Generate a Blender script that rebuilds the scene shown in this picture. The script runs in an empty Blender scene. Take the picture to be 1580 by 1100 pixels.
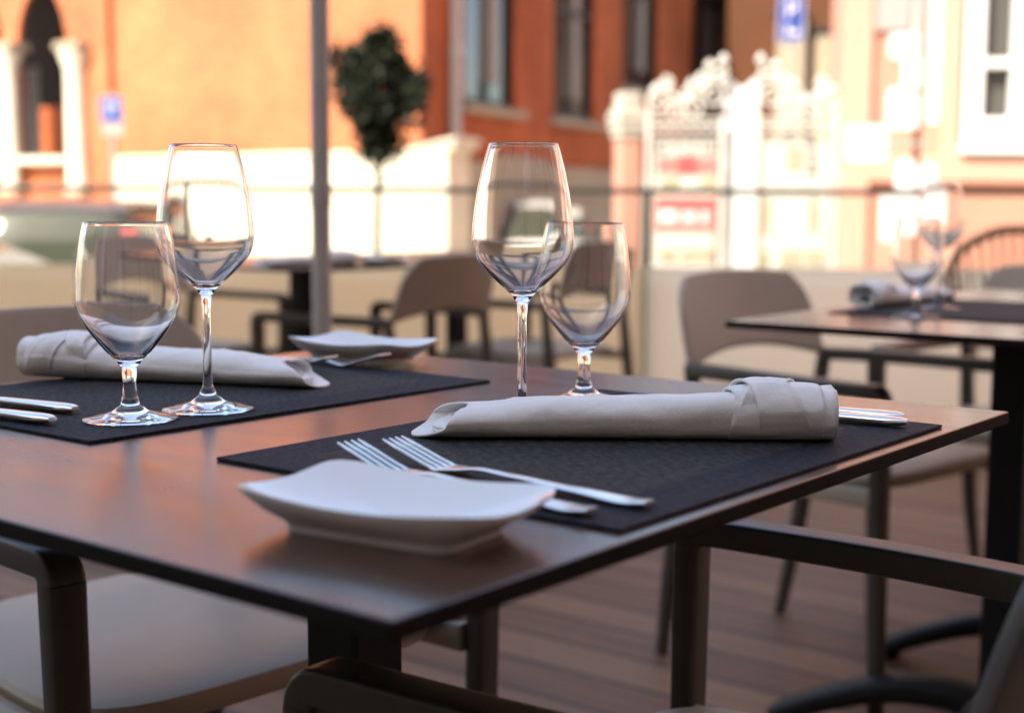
import bpy, bmesh, math, random
from mathutils import Vector, Matrix, noise
random.seed(7)
R = math.radians
scene = bpy.context.scene
COL = scene.collection

# ------------------------------------------------------------------ helpers
def obj(name, bm, mat, parent=None, smooth=True, bevel=0.0, sharp=0.6, seg=2, solid=0.0, subsurf=0):
    bmesh.ops.recalc_face_normals(bm, faces=bm.faces)
    me = bpy.data.meshes.new(name)
    if smooth:
        for f in bm.faces: f.smooth = True
        for e in bm.edges:
            if len(e.link_faces) == 2 and e.calc_face_angle(0) > sharp: e.smooth = False
    bm.to_mesh(me); bm.free()
    o = bpy.data.objects.new(name, me); COL.objects.link(o)
    for m in (mat if isinstance(mat, (list, tuple)) else [mat]): me.materials.append(m)
    if parent: o.parent = parent
    if solid:
        m = o.modifiers.new('thick', 'SOLIDIFY'); m.thickness = solid; m.offset = 0
    if bevel:
        m = o.modifiers.new('round', 'BEVEL'); m.width = bevel; m.segments = seg
        m.limit_method = 'ANGLE'; m.angle_limit = R(35)
    if subsurf:
        m = o.modifiers.new('sub', 'SUBSURF'); m.levels = subsurf; m.render_levels = subsurf
    return o

def tag(o, label=None, cat=None, group=None, kind=None):
    if label: o['label'] = label
    if cat: o['category'] = cat
    if group: o['group'] = group
    if kind: o['kind'] = kind
    return o

def thing(name, label, cat, loc=(0, 0, 0), rotz=0.0, group=None):
    o = bpy.data.objects.new(name, None); COL.objects.link(o)
    o.location = loc; o.rotation_euler = (0, 0, rotz); o.empty_display_size = 0.1
    return tag(o, label, cat, group)

def dup(root, loc, rotz, label=None, group=None):
    r = root.copy(); COL.objects.link(r); r.location = loc; r.rotation_euler = (0, 0, rotz)
    if label: r['label'] = label
    if group: r['group'] = group
    for ch in list(root.children):
        c = ch.copy(); COL.objects.link(c); c.parent = r
        for g in list(ch.children):
            d = g.copy(); COL.objects.link(d); d.parent = c
    return r

def box(bm, c, s, rz=0.0, rx=0.0):
    m = Matrix.Translation(c) @ Matrix.Rotation(rz, 4, 'Z') @ Matrix.Rotation(rx, 4, 'X') @ Matrix.Diagonal((s[0], s[1], s[2], 1))
    bmesh.ops.create_cube(bm, size=1.0, matrix=m)

def rings(bm, loops, close=True, cap0=True, cap1=True):
    vs = [[bm.verts.new(p) for p in lp] for lp in loops]
    n = len(vs[0])
    for a, b in zip(vs, vs[1:]):
        for i in range(n if close else n - 1):
            j = (i + 1) % n
            bm.faces.new((a[i], a[j], b[j], b[i]))
    if close and cap0: bm.faces.new(list(reversed(vs[0])))
    if close and cap1: bm.faces.new(vs[-1])
    return vs

def sweep(bm, pts, side, w, h, n=8, power=4.0):
    """sweep a rounded rectangle w x h along pts; side = axis the width lies on"""
    pts = [Vector(p) for p in pts]; side = Vector(side).normalized()
    k = len(pts)
    W = w if isinstance(w, (list, tuple)) else [w] * k
    H = h if isinstance(h, (list, tuple)) else [h] * k
    loops = []
    for i, p in enumerate(pts):
        t = (pts[min(i + 1, k - 1)] - pts[max(i - 1, 0)]).normalized()
        nn = side.cross(t).normalized(); sd = t.cross(nn).normalized()
        lp = []
        for q in range(n * 2):
            a = math.pi * (q + 0.5) / n
            ca, sa = math.cos(a), math.sin(a)
            x = math.copysign(abs(ca) ** (2 / power), ca); y = math.copysign(abs(sa) ** (2 / power), sa)
            lp.append(p + sd * x * W[i] / 2 + nn * y * H[i] / 2)
        loops.append(lp)
    rings(bm, loops)

def tube(bm, pts, r, n=8):
    pts = [Vector(p) for p in pts]; k = len(pts); loops = []
    RR = r if isinstance(r, (list, tuple)) else [r] * k
    t0 = (pts[1] - pts[0]).normalized()
    ref = Vector((0, 0, 1)) if abs(t0.z) < 0.9 else Vector((1, 0, 0))
    nn = t0.cross(ref).normalized()
    for i, p in enumerate(pts):
        t = (pts[min(i + 1, k - 1)] - pts[max(i - 1, 0)]).normalized()
        nn = (nn - t * nn.dot(t)).normalized(); b = t.cross(nn)
        loops.append([p + (nn * math.cos(2 * math.pi * q / n) + b * math.sin(2 * math.pi * q / n)) * RR[i] for q in range(n)])
    rings(bm, loops)

def lathe(bm, prof, seg=48, c=(0, 0, 0)):
    """prof = [(r,z)...]; r=0 at both ends closes the solid"""
    c = Vector(c); prev = None
    for (r, z) in prof:
        if r < 1e-6: cur = [bm.verts.new(c + Vector((0, 0, z)))]
        else: cur = [bm.verts.new(c + Vector((r * math.cos(2 * math.pi * i / seg), r * math.sin(2 * math.pi * i / seg), z))) for i in range(seg)]
        if prev:
            for i in range(seg):
                j = (i + 1) % seg
                if len(prev) == 1: bm.faces.new((prev[0], cur[j], cur[i]))
                elif len(cur) == 1: bm.faces.new((prev[i], prev[j], cur[0]))
                else: bm.faces.new((prev[i], prev[j], cur[j], cur[i]))
        prev = cur

def prism(bm, poly, axis, d0, d1):
    """extrude a 2D polygon; axis 'y': poly=(x,z); axis 'x': poly=(y,z); axis 'z': poly=(x,y)"""
    def mk(p, d):
        return {'y': (p[0], d, p[1]), 'x': (d, p[0], p[1]), 'z': (p[0], p[1], d)}[axis]
    rings(bm, [[mk(p, d0) for p in poly], [mk(p, d1) for p in poly]])

def smoothline(pts, n=6):
    """Catmull-Rom through pts"""
    P = [Vector(p) for p in pts]; out = []
    for i in range(len(P) - 1):
        a, b, c, d = P[max(i - 1, 0)], P[i], P[i + 1], P[min(i + 2, len(P) - 1)]
        for q in range(n):
            t = q / n
            out.append(0.5 * ((2 * b) + (c - a) * t + (2 * a - 5 * b + 4 * c - d) * t * t + (3 * b - a - 3 * c + d) * t ** 3))
    out.append(P[-1]); return out

# ------------------------------------------------------------------ materials
def mat(name, col, rough=0.5, metal=0.0, var=0.0, scale=8.0, bump=0.0, bscale=60.0, spec=0.5, stretch=(1, 1, 1), col2=None, coat=0.0, detail=6.0, rvar=0.0):
    m = bpy.data.materials.new(name); m.use_nodes = True
    nt = m.node_tree; N = nt.nodes; L = nt.links
    b = N['Principled BSDF']
    b.inputs['Base Color'].default_value = (*col, 1); b.inputs['Roughness'].default_value = rough
    b.inputs['Metallic'].default_value = metal; b.inputs['Specular IOR Level'].default_value = spec
    if coat: b.inputs['Coat Weight'].default_value = coat; b.inputs['Coat Roughness'].default_value = 0.05
    tc = N.new('ShaderNodeTexCoord'); mp = N.new('ShaderNodeMapping'); mp.inputs['Scale'].default_value = stretch
    L.new(tc.outputs['Object'], mp.inputs['Vector'])
    if var or col2:
        nz = N.new('ShaderNodeTexNoise'); nz.inputs['Scale'].default_value = scale; nz.inputs['Detail'].default_value = detail
        nz.inputs['Roughness'].default_value = 0.65
        L.new(mp.outputs['Vector'], nz.inputs['Vector'])
        rp = N.new('ShaderNodeValToRGB')
        rp.color_ramp.elements[0].position = 0.3; rp.color_ramp.elements[1].position = 0.7
        c2 = col2 if col2 else tuple(min(1, c * (1 + var)) for c in col)
        c1 = col if col2 else tuple(c * (1 - var) for c in col)
        rp.color_ramp.elements[0].color = (*c1, 1); rp.color_ramp.elements[1].color = (*c2, 1)
        L.new(nz.outputs['Fac'], rp.inputs['Fac']); L.new(rp.outputs['Color'], b.inputs['Base Color'])
        if rvar:
            mr = N.new('ShaderNodeMapRange'); mr.inputs['From Min'].default_value = 0.3; mr.inputs['From Max'].default_value = 0.7
            mr.inputs['To Min'].default_value = rough - rvar; mr.inputs['To Max'].default_value = rough + rvar
            L.new(nz.outputs['Fac'], mr.inputs['Value']); L.new(mr.outputs['Result'], b.inputs['Roughness'])
    if bump:
        n2 = N.new('ShaderNodeTexNoise'); n2.inputs['Scale'].default_value = bscale; n2.inputs['Detail'].default_value = 4
        L.new(mp.outputs['Vector'], n2.inputs['Vector'])
        bp = N.new('ShaderNodeBump'); bp.inputs['Strength'].default_value = bump; bp.inputs['Distance'].default_value = 0.01
        L.new(n2.outputs['Fac'], bp.inputs['Height']); L.new(bp.outputs['Normal'], b.inputs['Normal'])
    return m

def glassmat(name, col=(1, 1, 1), ior=1.5, rough=0.0):
    m = bpy.data.materials.new(name); m.use_nodes = True
    b = m.node_tree.nodes['Principled BSDF']
    b.inputs['Base Color'].default_value = (*col, 1); b.inputs['Roughness'].default_value = rough
    b.inputs['Transmission Weight'].default_value = 1.0; b.inputs['IOR'].default_value = ior
    return m

M = {}
M['top'] = mat('brown_laminate', (0.078, 0.042, 0.027), 0.24, var=0.22, scale=22, stretch=(1, 0.25, 1), bump=0.012, bscale=700, rvar=0.04, spec=0.55)
M['topedge'] = mat('dark_laminate_edge', (0.012, 0.009, 0.008), 0.7, spec=0.08)
M['black'] = mat('black_powder_coat', (0.006, 0.006, 0.006), 0.5, var=0.2, scale=40, spec=0.25)
M['shell'] = mat('taupe_plastic', (0.34, 0.285, 0.22), 0.46, var=0.06, scale=9, bump=0.03, bscale=500)
M['frame'] = mat('frame_taupe_shaded', (0.050, 0.044, 0.035), 0.38, var=0.08, scale=12, bump=0.03, bscale=500)  # the shell's taupe darkened: lack of light on arms and legs put in
M['shell_shaded'] = mat('taupe_plastic_shaded', (0.075, 0.068, 0.062), 0.5, var=0.06, scale=9, bump=0.03, bscale=500)  # shell plastic with the near backrest's shade put into its colour
M['porcelain'] = mat('white_porcelain', (0.80, 0.80, 0.79), 0.09, var=0.015, scale=6, spec=0.6)
M['steel'] = mat('polished_steel', (0.82, 0.79, 0.75), 0.24, metal=1.0, var=0.03, scale=80, stretch=(8, 1, 1))
M['glass'] = glassmat('clear_crystal', (0.995, 0.995, 1.0), 1.50)
M['pane'] = glassmat('windbreak_glass', (0.97, 0.985, 0.97), 1.45)
M['grey_metal'] = mat('grey_painted_metal', (0.42, 0.39, 0.36), 0.4, var=0.08, scale=15)
M['rail'] = mat('bronze_rail', (0.045, 0.038, 0.030), 0.4, var=0.1, scale=15)
M['canvas'] = mat('cream_canvas', (0.82, 0.72, 0.55), 0.8, var=0.05, scale=5, bump=0.15, bscale=300)
_nt = M['canvas'].node_tree; _tr = _nt.nodes.new('ShaderNodeBsdfTranslucent'); _tr.inputs['Color'].default_value = (0.95, 0.86, 0.68, 1)
_mx = _nt.nodes.new('ShaderNodeMixShader'); _mx.inputs['Fac'].default_value = 0.70
_nt.links.new(_nt.nodes['Principled BSDF'].outputs[0], _mx.inputs[1]); _nt.links.new(_tr.outputs[0], _mx.inputs[2])
_nt.links.new(_mx.outputs[0], _nt.nodes['Material Output'].inputs['Surface'])

M['canvas_white'] = M['canvas'].copy()
for _n in M['canvas_white'].node_tree.nodes:
    if _n.type == 'BSDF_TRANSLUCENT': _n.inputs['Color'].default_value = (0.97, 0.94, 0.84, 1)
    if _n.type == 'VALTORGB':
        for _e in _n.color_ramp.elements: _e.color = (0.86, 0.83, 0.74, 1)
def cloth(name, col):
    m = mat(name, col, 0.9, var=0.035, scale=30, spec=0.2)
    nt = m.node_tree; N = nt.nodes; L = nt.links; b = N['Principled BSDF']
    b.inputs['Sheen Weight'].default_value = 0.15
    tc = N.new('ShaderNodeTexCoord')
    nz = N.new('ShaderNodeTexNoise'); nz.inputs['Scale'].default_value = 55; nz.inputs['Detail'].default_value = 5
    n2 = N.new('ShaderNodeTexNoise'); n2.inputs['Scale'].default_value = 900; n2.inputs['Detail'].default_value = 2
    for w in (nz, n2): L.new(tc.outputs['Object'], w.inputs['Vector'])
    s = N.new('ShaderNodeMath'); s.operation = 'MULTIPLY_ADD'; s.inputs[1].default_value = 0.10
    L.new(n2.outputs['Fac'], s.inputs[0]); L.new(nz.outputs['Fac'], s.inputs[2])
    bp = N.new('ShaderNodeBump'); bp.inputs['Strength'].default_value = 0.6; bp.inputs['Distance'].default_value = 0.003
    L.new(s.outputs[0], bp.inputs['Height']); L.new(bp.outputs['Normal'], b.inputs['Normal'])
    return m
M['napkin'] = cloth('white_cotton', (0.83, 0.82, 0.80))

def woven(name):
    """dark woven vinyl: speckled field inside a plain navy border (object space, x = long side)"""
    m = bpy.data.materials.new(name); m.use_nodes = True
    nt = m.node_tree; N = nt.nodes; L = nt.links; b = N['Principled BSDF']
    b.inputs['Roughness'].default_value = 0.7; b.inputs['Specular IOR Level'].default_value = 0.18
    tc = N.new('ShaderNodeTexCoord'); sx = N.new('ShaderNodeSeparateXYZ'); L.new(tc.outputs['Object'], sx.inputs[0])
    def edge(sock, lim):
        ab = N.new('ShaderNodeMath'); ab.operation = 'ABSOLUTE'; L.new(sock, ab.inputs[0])
        g = N.new('ShaderNodeMath'); g.operation = 'GREATER_THAN'; g.inputs[1].default_value = lim; L.new(ab.outputs[0], g.inputs[0]); return g.outputs[0]
    mx = N.new('ShaderNodeMath'); mx.operation = 'MAXIMUM'
    L.new(edge(sx.outputs[0], 0.232 - 0.045), mx.inputs[0]); L.new(edge(sx.outputs[1], 0.166 - 0.045), mx.inputs[1])
    ck = N.new('ShaderNodeTexNoise'); ck.inputs['Scale'].default_value = 380; ck.inputs['Detail'].default_value = 2
    mp = N.new('ShaderNodeMapping'); mp.inputs['Scale'].default_value = (1, 0.35, 1)
    L.new(tc.outputs['Object'], mp.inputs['Vector']); L.new(mp.outputs['Vector'], ck.inputs['Vector'])
    r1 = N.new('ShaderNodeValToRGB'); r1.color_ramp.elements[0].position = 0.36; r1.color_ramp.elements[1].position = 0.66
    r1.color_ramp.elements[0].color = (0.006, 0.006, 0.006, 1); r1.color_ramp.elements[1].color = (0.062, 0.060, 0.059, 1)
    r2 = N.new('ShaderNodeValToRGB'); r2.color_ramp.elements[0].position = 0.36; r2.color_ramp.elements[1].position = 0.66
    r2.color_ramp.elements[0].color = (0.003, 0.0035, 0.006, 1); r2.color_ramp.elements[1].color = (0.028, 0.031, 0.048, 1)
    L.new(ck.outputs['Fac'], r1.inputs['Fac']); L.new(ck.outputs['Fac'], r2.inputs['Fac'])
    mix = N.new('ShaderNodeMixRGB'); L.new(mx.outputs[0], mix.inputs['Fac']); L.new(r1.outputs['Color'], mix.inputs['Color1']); L.new(r2.outputs['Color'], mix.inputs['Color2'])
    L.new(mix.outputs['Color'], b.inputs['Base Color'])
    wv = N.new('ShaderNodeTexWave'); wv.inputs['Scale'].default_value = 240; wv.bands_direction = 'Y'; L.new(tc.outputs['Object'], wv.inputs['Vector'])
    w2 = N.new('ShaderNodeTexWave'); w2.inputs['Scale'].default_value = 240; w2.bands_direction = 'X'; L.new(tc.outputs['Object'], w2.inputs['Vector'])
    ad = N.new('ShaderNodeMath'); ad.operation = 'ADD'; L.new(wv.outputs['Fac'], ad.inputs[0]); L.new(w2.outputs['Fac'], ad.inputs[1])
    bp = N.new('ShaderNodeBump'); bp.inputs['Strength'].default_value = 0.5; bp.inputs['Distance'].default_value = 0.001
    L.new(ad.outputs[0], bp.inputs['Height']); L.new(bp.outputs['Normal'], b.inputs['Normal'])
    return m
M['mat'] = woven('woven_vinyl')

def decking():
    m = bpy.data.materials.new('decking_boards'); m.use_nodes = True
    nt = m.node_tree; N = nt.nodes; L = nt.links; b = N['Principled BSDF']
    tc = N.new('ShaderNodeTexCoord'); mp = N.new('ShaderNodeMapping'); L.new(tc.outputs['Object'], mp.inputs['Vector'])
    sx = N.new('ShaderNodeSeparateXYZ'); L.new(mp.outputs['Vector'], sx.inputs[0])
    dv = N.new('ShaderNodeMath'); dv.operation = 'DIVIDE'; dv.inputs[1].default_value = 0.145; L.new(sx.outputs[1], dv.inputs[0])
    fl = N.new('ShaderNodeMath'); fl.operation = 'FLOOR'; L.new(dv.outputs[0], fl.inputs[0])
    fr = N.new('ShaderNodeMath'); fr.operation = 'FRACT'; L.new(dv.outputs[0], fr.inputs[0])
    gp = N.new('ShaderNodeMath'); gp.operation = 'LESS_THAN'; gp.inputs[1].default_value = 0.09; L.new(fr.outputs[0], gp.inputs[0])
    wn = N.new('ShaderNodeTexWhiteNoise'); wn.noise_dimensions = '1D'; L.new(fl.outputs[0], wn.inputs['W'])
    m2 = N.new('ShaderNodeMapping'); m2.inputs['Scale'].default_value = (0.6, 14, 1); L.new(tc.outputs['Object'], m2.inputs['Vector'])
    nz = N.new('ShaderNodeTexNoise'); nz.inputs['Scale'].default_value = 3.5; nz.inputs['Detail'].default_value = 7; L.new(m2.outputs['Vector'], nz.inputs['Vector'])
    ad = N.new('ShaderNodeMath'); ad.operation = 'MULTIPLY_ADD'; ad.inputs[1].default_value = 0.35; L.new(wn.outputs['Value'], ad.inputs[0]); L.new(nz.outputs['Fac'], ad.inputs[2])
    rp = N.new('ShaderNodeValToRGB'); rp.color_ramp.elements[0].position = 0.35; rp.color_ramp.elements[1].position = 0.95
    rp.color_ramp.elements[0].color = (0.100, 0.044, 0.020, 1); rp.color_ramp.elements[1].color = (0.235, 0.122, 0.062, 1)
    L.new(ad.outputs[0], rp.inputs['Fac'])
    mx = N.new('ShaderNodeMixRGB'); L.new(gp.outputs[0], mx.inputs['Fac']); L.new(rp.outputs['Color'], mx.inputs['Color1']); mx.inputs['Color2'].default_value = (0.006, 0.004, 0.003, 1)
    L.new(mx.outputs['Color'], b.inputs['Base Color']); b.inputs['Roughness'].default_value = 0.6
    # shallow grooves along each board
    gv = N.new('ShaderNodeMath'); gv.operation = 'MULTIPLY'; gv.inputs[1].default_value = 7; L.new(dv.outputs[0], gv.inputs[0])
    g2 = N.new('ShaderNodeMath'); g2.operation = 'PINGPONG'; g2.inputs[1].default_value = 0.5; L.new(gv.outputs[0], g2.inputs[0])
    sb = N.new('ShaderNodeMath'); sb.operation = 'SUBTRACT'; L.new(g2.outputs[0], sb.inputs[0]); L.new(gp.outputs[0], sb.inputs[1])
    bp = N.new('ShaderNodeBump'); bp.inputs['Strength'].default_value = 0.35; bp.inputs['Distance'].default_value = 0.006
    L.new(sb.outputs[0], bp.inputs['Height']); L.new(bp.outputs['Normal'], b.inputs['Normal'])
    return m

def paving(name, c1, c2, size):
    m = bpy.data.materials.new(name); m.use_nodes = True
    nt = m.node_tree; N = nt.nodes; L = nt.links; b = N['Principled BSDF']
    tc = N.new('ShaderNodeTexCoord')
    br = N.new('ShaderNodeTexBrick'); br.inputs['Scale'].default_value = 1 / size
    br.inputs['Color1'].default_value = (*c1, 1); br.inputs['Color2'].default_value = (*c2, 1); br.inputs['Mortar'].default_value = (*[c * 0.55 for c in c1], 1)
    br.inputs['Mortar Size'].default_value = 0.012
    L.new(tc.outputs['Object'], br.inputs['Vector'])
    nz = N.new('ShaderNodeTexNoise'); nz.inputs['Scale'].default_value = 1.5; nz.inputs['Detail'].default_value = 8; L.new(tc.outputs['Object'], nz.inputs['Vector'])
    mx = N.new('ShaderNodeMixRGB'); mx.blend_type = 'MULTIPLY'; mx.inputs['Fac'].default_value = 0.35
    L.new(br.outputs['Color'], mx.inputs['Color1']); L.new(nz.outputs['Color'], mx.inputs['Color2'])
    hs = N.new('ShaderNodeHueSaturation'); hs.inputs['Saturation'].default_value = 0.85; L.new(mx.outputs['Color'], hs.inputs['Color'])
    L.new(hs.outputs['Color'], b.inputs['Base Color']); b.inputs['Roughness'].default_value = 0.8
    return m

def masonry(name, c1, c2, mortar, bw=0.26, bh=0.075):
    m = bpy.data.materials.new(name); m.use_nodes = True
    nt = m.node_tree; N = nt.nodes; L = nt.links; b = N['Principled BSDF']
    tc = N.new('ShaderNodeTexCoord'); sx = N.new('ShaderNodeSeparateXYZ'); L.new(tc.outputs['Object'], sx.inputs[0])
    ad = N.new('ShaderNodeMath'); ad.operation = 'ADD'; L.new(sx.outputs[0], ad.inputs[0]); L.new(sx.outputs[1], ad.inputs[1])
    cb = N.new('ShaderNodeCombineXYZ'); L.new(ad.outputs[0], cb.inputs[0]); L.new(sx.outputs[2], cb.inputs[1])
    br = N.new('ShaderNodeTexBrick'); br.inputs['Scale'].default_value = 1.0
    br.inputs['Brick Width'].default_value = bw; br.inputs['Row Height'].default_value = bh; br.inputs['Mortar Size'].default_value = 0.008
    br.inputs['Color1'].default_value = (*c1, 1); br.inputs['Color2'].default_value = (*c2, 1); br.inputs['Mortar'].default_value = (*mortar, 1)
    L.new(cb.outputs[0], br.inputs['Vector'])
    nz = N.new('ShaderNodeTexNoise'); nz.inputs['Scale'].default_value = 0.7; nz.inputs['Detail'].default_value = 7; L.new(tc.outputs['Object'], nz.inputs['Vector'])
    mr = N.new('ShaderNodeMapRange'); mr.inputs['From Min'].default_value = 0.3; mr.inputs['From Max'].default_value = 0.7; mr.inputs['To Min'].default_value = 0.68; mr.inputs['To Max'].default_value = 1.22
    L.new(nz.outputs['Fac'], mr.inputs['Value'])
    mx = N.new('ShaderNodeMixRGB'); mx.blend_type = 'MULTIPLY'; mx.inputs['Fac'].default_value = 1.0
    L.new(br.outputs['Color'], mx.inputs['Color1']); L.new(mr.outputs['Result'], mx.inputs['Color2'])
    L.new(mx.outputs['Color'], b.inputs['Base Color']); b.inputs['Roughness'].default_value = 0.85
    return m

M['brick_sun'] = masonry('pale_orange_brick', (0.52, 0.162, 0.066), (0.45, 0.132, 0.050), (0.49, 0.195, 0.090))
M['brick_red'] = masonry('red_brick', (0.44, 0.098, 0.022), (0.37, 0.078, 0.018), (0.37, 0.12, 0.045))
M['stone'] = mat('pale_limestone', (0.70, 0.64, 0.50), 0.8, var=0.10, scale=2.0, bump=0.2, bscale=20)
M['capstone'] = mat('weathered_white_stone', (0.50, 0.46, 0.38), 0.8, var=0.15, scale=9)
M['stone_shade'] = mat('grey_and_shaded_stone', (0.36, 0.30, 0.21), 0.85, var=0.12, scale=2.0, bump=0.2, bscale=20)  # darker stone: shade put into the colour on the side, plain grey elsewhere
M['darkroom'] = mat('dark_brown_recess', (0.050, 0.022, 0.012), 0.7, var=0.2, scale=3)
M['darkglass'] = mat('dark_window_glass', (0.018, 0.017, 0.018), 0.08, spec=0.7)
M['curtain'] = mat('grey_curtain', (0.30, 0.27, 0.23), 0.85, var=0.25, scale=3, stretch=(6, 6, 0.4))
M['wood_dark'] = mat('dark_window_frame', (0.020, 0.016, 0.014), 0.5)
M['white'] = mat('white_paint', (0.80, 0.80, 0.78), 0.45, var=0.04, scale=6)
M['white_iron'] = mat('white_painted_iron', (0.64, 0.61, 0.54), 0.4, var=0.05, scale=10)
M['pink'] = mat('pink_plaster', (0.56, 0.275, 0.195), 0.85, var=0.13, scale=1.2, bump=0.1, bscale=40)
M['pinktrim'] = mat('pale_pink_stone', (0.62, 0.35, 0.255), 0.8, var=0.06, scale=2)
M['blue'] = mat('blue_enamel', (0.020, 0.065, 0.30), 0.4)
M['poster'] = mat('cream_poster_paper', (0.62, 0.59, 0.52), 0.6, var=0.08, scale=8)
M['grey_pane'] = mat('grey_window_pane', (0.10, 0.098, 0.088), 0.1)
M['house_brown'] = mat('dark_brown_render', (0.105, 0.035, 0.010), 0.85, var=0.1, scale=1)
M['ink'] = mat('grey_print', (0.16, 0.16, 0.14), 0.6)
M['red'] = mat('red_print', (0.72, 0.10, 0.10), 0.5)
M['pinkprint'] = mat('pale_red_print', (0.76, 0.20, 0.18), 0.5)
M['photo'] = mat('printed_food_pictures', (0.30, 0.27, 0.16), 0.5, col2=(0.55, 0.50, 0.38), scale=14)
M['leaf'] = mat('dark_green_leaf', (0.008, 0.013, 0.005), 0.6, col2=(0.022, 0.032, 0.010), scale=9)
M['bark'] = mat('brown_bark', (0.020, 0.015, 0.011), 0.85, var=0.3, scale=30)
M['clay'] = mat('terracotta', (0.38, 0.17, 0.09), 0.8, var=0.12, scale=8)
M['carpaint_light'] = mat('champagne_car_paint', (0.36, 0.35, 0.28), 0.5, coat=0.1, var=0.02)
M['carpaint_dark'] = mat('dark_grey_car_paint', (0.10, 0.10, 0.105), 0.3, coat=0.8, var=0.02)
M['carpaint_white'] = mat('white_car_paint', (0.72, 0.71, 0.66), 0.3, coat=0.8, var=0.02)
M['carglass'] = mat('green_tinted_car_glass', (0.055, 0.062, 0.040), 0.08, spec=0.5)
M['carglass_skytone'] = mat('sky_toned_car_glass', (0.24, 0.25, 0.19), 0.12, spec=0.5)  # bright sky reflection put into the base colour as a pale tone
M['rubber'] = mat('black_rubber', (0.02, 0.02, 0.02), 0.8)
M['rattan'] = mat('brown_rattan', (0.20, 0.115, 0.055), 0.6, var=0.25, scale=25)
M['render_wall'] = mat('beige_render', (0.50, 0.42, 0.32), 0.9, var=0.06, scale=1.0)
M['signgrey'] = mat('grey_sign_face', (0.42, 0.36, 0.33), 0.5, var=0.05)

# ------------------------------------------------------------------ camera
F = 2117.78
camd = bpy.data.cameras.new('camera'); cam = bpy.data.objects.new('camera', camd); COL.objects.link(cam)
up = Vector((0.0056671, 0.99400879, 0.10915314))
fw = Vector((0, 0, -1)); fw = (fw - up * fw.dot(up)).normalized(); rt = fw.cross(up)
CAMH = 0.925
cam.matrix_world = Matrix(((rt.x, rt.y, rt.z, 0), (fw.x, fw.y, fw.z, 0), (up.x, up.y, up.z, CAMH), (0, 0, 0, 1)))
camd.sensor_fit = 'HORIZONTAL'; camd.sensor_width = 36.0; camd.lens = F * 36 / 1580
camd.clip_start = 0.02; camd.clip_end = 400
camd.dof.use_dof = True; camd.dof.focus_distance = 1.06; camd.dof.aperture_fstop = 4.2
scene.camera = cam

def at(px, py, d):
    """world point seen at photo pixel px,py whose ground distance ahead is d metres"""
    v = Vector((px - 790, 550 - py, -F))
    w = Vector((v.dot(rt), v.dot(fw), v.dot(up)))
    return Vector((0, 0, CAMH)) + w * (d / w.y)

# table frame of the near table: local x = along its right edge (v), local y = to the left diner (u)
A = Vector((-0.0501, 0.5654, 0)); VX = Vector((0.61811, 0.78609, 0)); UY = Vector((-0.78609, 0.61811, 0))
ROT = math.atan2(VX.y, VX.x)
TZ = 0.75
def tp(u, v, z=TZ): return A + UY * u + VX * v + Vector((0, 0, z))

# ------------------------------------------------------------------ the ground
SZ = -0.60
bm = bmesh.new()
prism(bm, [(-150, -40), (150, -40), (150, 260), (-150, 260)], 'z', SZ - 0.3, SZ)
tag(obj('street', bm, paving('pale_street_paving', (0.52, 0.48, 0.40), (0.46, 0.42, 0.35), 0.6), smooth=False), kind='structure')
bm = bmesh.new()
c, s = math.cos(-ROT), math.sin(-ROT)
corners = [(-7, -4.6), (7, -4.6), (7, 5.75), (-7, 5.75)]
prism(bm, [(x * c - y * s, x * s + y * c) for x, y in corners], 'z', SZ + 0.004, 0.0)
# board direction along u: object space rotated so that boards run along local x
me_rot = Matrix.Rotation(-math.pi / 2, 4, 'Z')
bmesh.ops.transform(bm, matrix=me_rot, verts=bm.verts)
deck = obj('deck', bm, decking(), smooth=False); deck.rotation_euler = (0, 0, ROT + math.pi / 2)
tag(deck, kind='structure')

# ------------------------------------------------------------------ tables
def make_table(label, L=0.82, Wd=0.78, loc=(0, 0, 0), rot=ROT, cols=((0.0, 0.0),)):
    """local origin at the floor under the table centre; local x = v (Wd), y = u (L)"""
    t = thing('cafe_table', label, 'table', loc, rot, 'terrace tables')
    bm = bmesh.new(); box(bm, (0, 0, 0.7445), (Wd, L, 0.011))
    top = obj('tabletop', bm, [M['top'], M['topedge']], t, smooth=False, bevel=0.0018)
    for p in top.data.polygons:
        if abs(p.normal.z) < 0.5 or p.normal.z < -0.5: p.material_index = 1
    for (cx, cy) in cols:
        bm = bmesh.new(); box(bm, (cx, cy, 0.7345), (0.34, 0.34, 0.0085)); obj('support_plate', bm, M['black'], t, smooth=False, bevel=0.002)
        bm = bmesh.new(); box(bm, (cx, cy, 0.405), (0.058, 0.058, 0.648)); obj('column', bm, M['black'], t, smooth=False, bevel=0.004)
        for k in range(4):
            a = k * math.pi / 2 + 0.12; dx, dy = math.cos(a), math.sin(a)
            bm = bmesh.new()
            pts = smoothline([(cx + dx * r, cy + dy * r, z) for r, z in ((0.02, 0.105), (0.10, 0.112), (0.20, 0.098), (0.31, 0.056), (0.385, 0.018))], 4)
            n = len(pts)
            sweep(bm, pts, (-dy, dx, 0), [0.075 + 0.012 * i / n for i in range(n)], [0.048 - 0.016 * i / n for i in range(n)])
            lathe(bm, [(0, 0), (0.022, 0), (0.024, 0.012), (0.018, 0.022), (0, 0.022)], 16, (cx + dx * 0.375, cy + dy * 0.375, 0))
            obj('foot', bm, M['black'], t)
    return t
NEAR_C = tp(0.41, 0.39, 0)
make_table('near brown square table laid for two with napkins and four glasses', loc=NEAR_C)
P0 = Vector((0.330, 2.12, 0))
T3C = P0 - UY * 0.35 + VX * 0.56
make_table('long brown table on the right with one rolled napkin and two glasses', L=0.70, Wd=1.12, loc=T3C, cols=((-0.20, 0.02), (0.28, 0.02)))
T2C = Vector((-0.66, 4.30, 0))
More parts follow.
